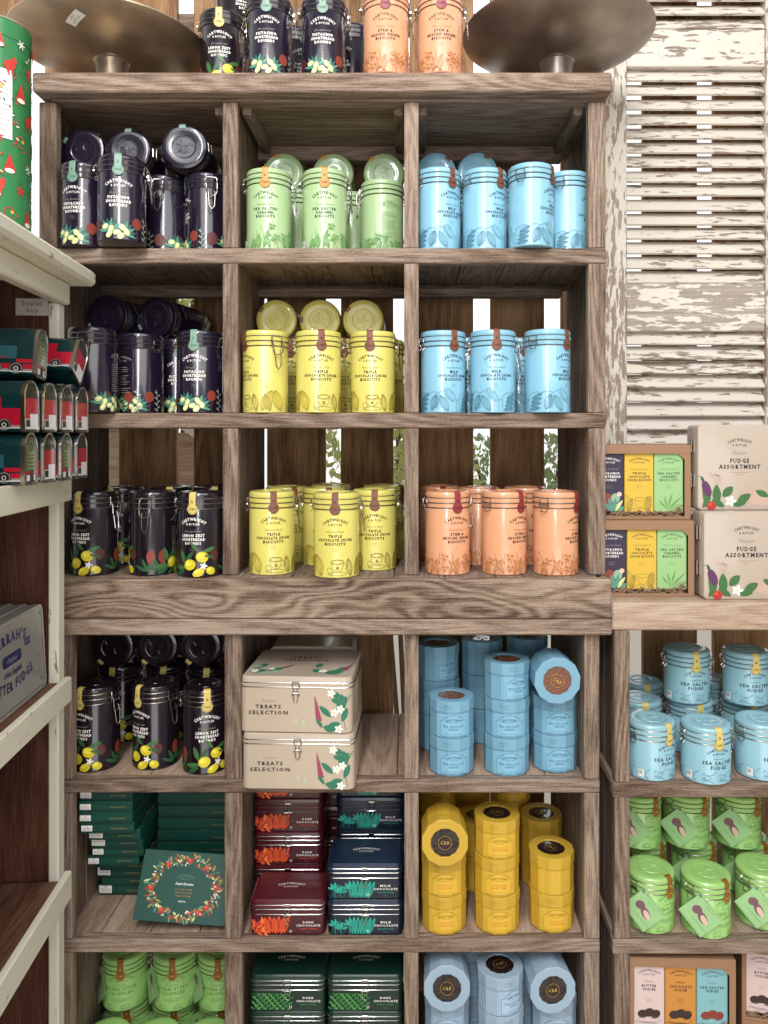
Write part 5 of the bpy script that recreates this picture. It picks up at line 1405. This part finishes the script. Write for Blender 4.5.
place('gift_fudge', (.4225, 1.460, z + .1508), (0, 0, R_(-2.5)), 'kraft gift box with pink, orange and blue fudge sleeves', 'boxed fudge trios')
place('gift_fudge', (.655, 1.50, z + .0005), (0, 0, R_(-12)), 'fudge gift box under the turned one at the bottom right', 'boxed fudge trios')
place('gift_fudge', (.655, 1.50, z + .1512), (0, 0, R_(-12)), 'turned fudge gift box cut by the right edge at the bottom', 'boxed fudge trios')
z = 1.1795
place('gift_biscuit', (.3635, 1.5065, z + .0003), (0, 0, 0), 'lower kraft gift box with purple, yellow and green biscuit sleeves', 'boxed biscuit trios')
place('gift_biscuit', (.3650, 1.530, z + .1508), (0, 0, 0), 'upper kraft gift box with purple, yellow and green biscuit sleeves', 'boxed biscuit trios')
place('fudgebox', (.5715, 1.478, z + .0003), (0, 0, 0), 'lower large putty coloured fudge assortment tin standing upright', 'fudge assortment tins')
place('fudgebox', (.5740, 1.515, z + .1706), (0, 0, 0), 'upper large putty coloured fudge assortment tin standing upright', 'fudge assortment tins')

# ------------------------------------------------------------------ garden behind the fence
mat('leaf_lime', '#d9e0a4', .6); mat('leaf_mid', '#a3b588', .6); mat('bark', '#6b5543', .8)
def shrub(x, y, h, w, mt, label, seed, z0=.5):
    r = empty('garden_shrub', (x, y, 0)); g = random.Random(seed)
    m = M()
    for i in range(2200):
        a = g.uniform(0, 6.28); q = w * math.sqrt(g.random()); zz = g.uniform(z0, h) ; k = 1 - .4 * abs((zz - (z0 + h) / 2) / (h - z0))
        c = Vector((q * k * math.cos(a), q * k * math.sin(a), zz)); s = g.uniform(.018, .036)
        e = Euler((g.uniform(0, 3), g.uniform(0, 3), g.uniform(0, 6))).to_matrix()
        P = [c + e @ Vector(p) for p in ((-s, 0, 0), (0, -s * .45, .004), (s, 0, 0), (0, s * .45, .004))]
        m.add(P, [[0, 1, 2], [0, 2, 3]], mt)
    m.build('foliage', r)
    m = M()
    for i in range(5): m.tube([(.02 * i, 0, 0), (.05 * (i - 2), .02, h * .5), (.12 * (i - 2), .05, h * .9)], .012, 'bark', 6)
    m.build('stem', r)
    tag(r, label, 'shrub')
shrub(-1.15, 3.6, 2.55, .36, 'leaf_lime', 'yellow green shrub seen through the gap behind the upper left cubbies', 1, 1.9)
shrub(-.05, 3.2, 1.75, .34, 'leaf_lime', 'yellow green shrub seen through the gap beside the middle cubbies', 2, 1.0)
shrub(.62, 4.3, 1.5, .4, 'leaf_mid', 'mid green shrub seen faintly through the gap of the right cubbies', 3, .5)
g = empty('garden_gate', (-1.06, 3.4, 0)); m = M()
for i in range(6):
    x = -.30 + i * .1; hh = 1.72 - .07 * i
    m.box(x, x + .096, 0, .02, .05, hh, 'pale_x', .002)
m.build('boards', g)
m = M(); r3 = Matrix.Rotation(math.atan(.7), 3, 'Y'); m.box(-.36, .36, -.02, .03, 1.56, 1.60, 'cream_y', .002, rot=r3); m.build('sloping_cap', g)
tag(g, 'timber gate with a pale sloping top rail beyond the fence gap', 'gate')
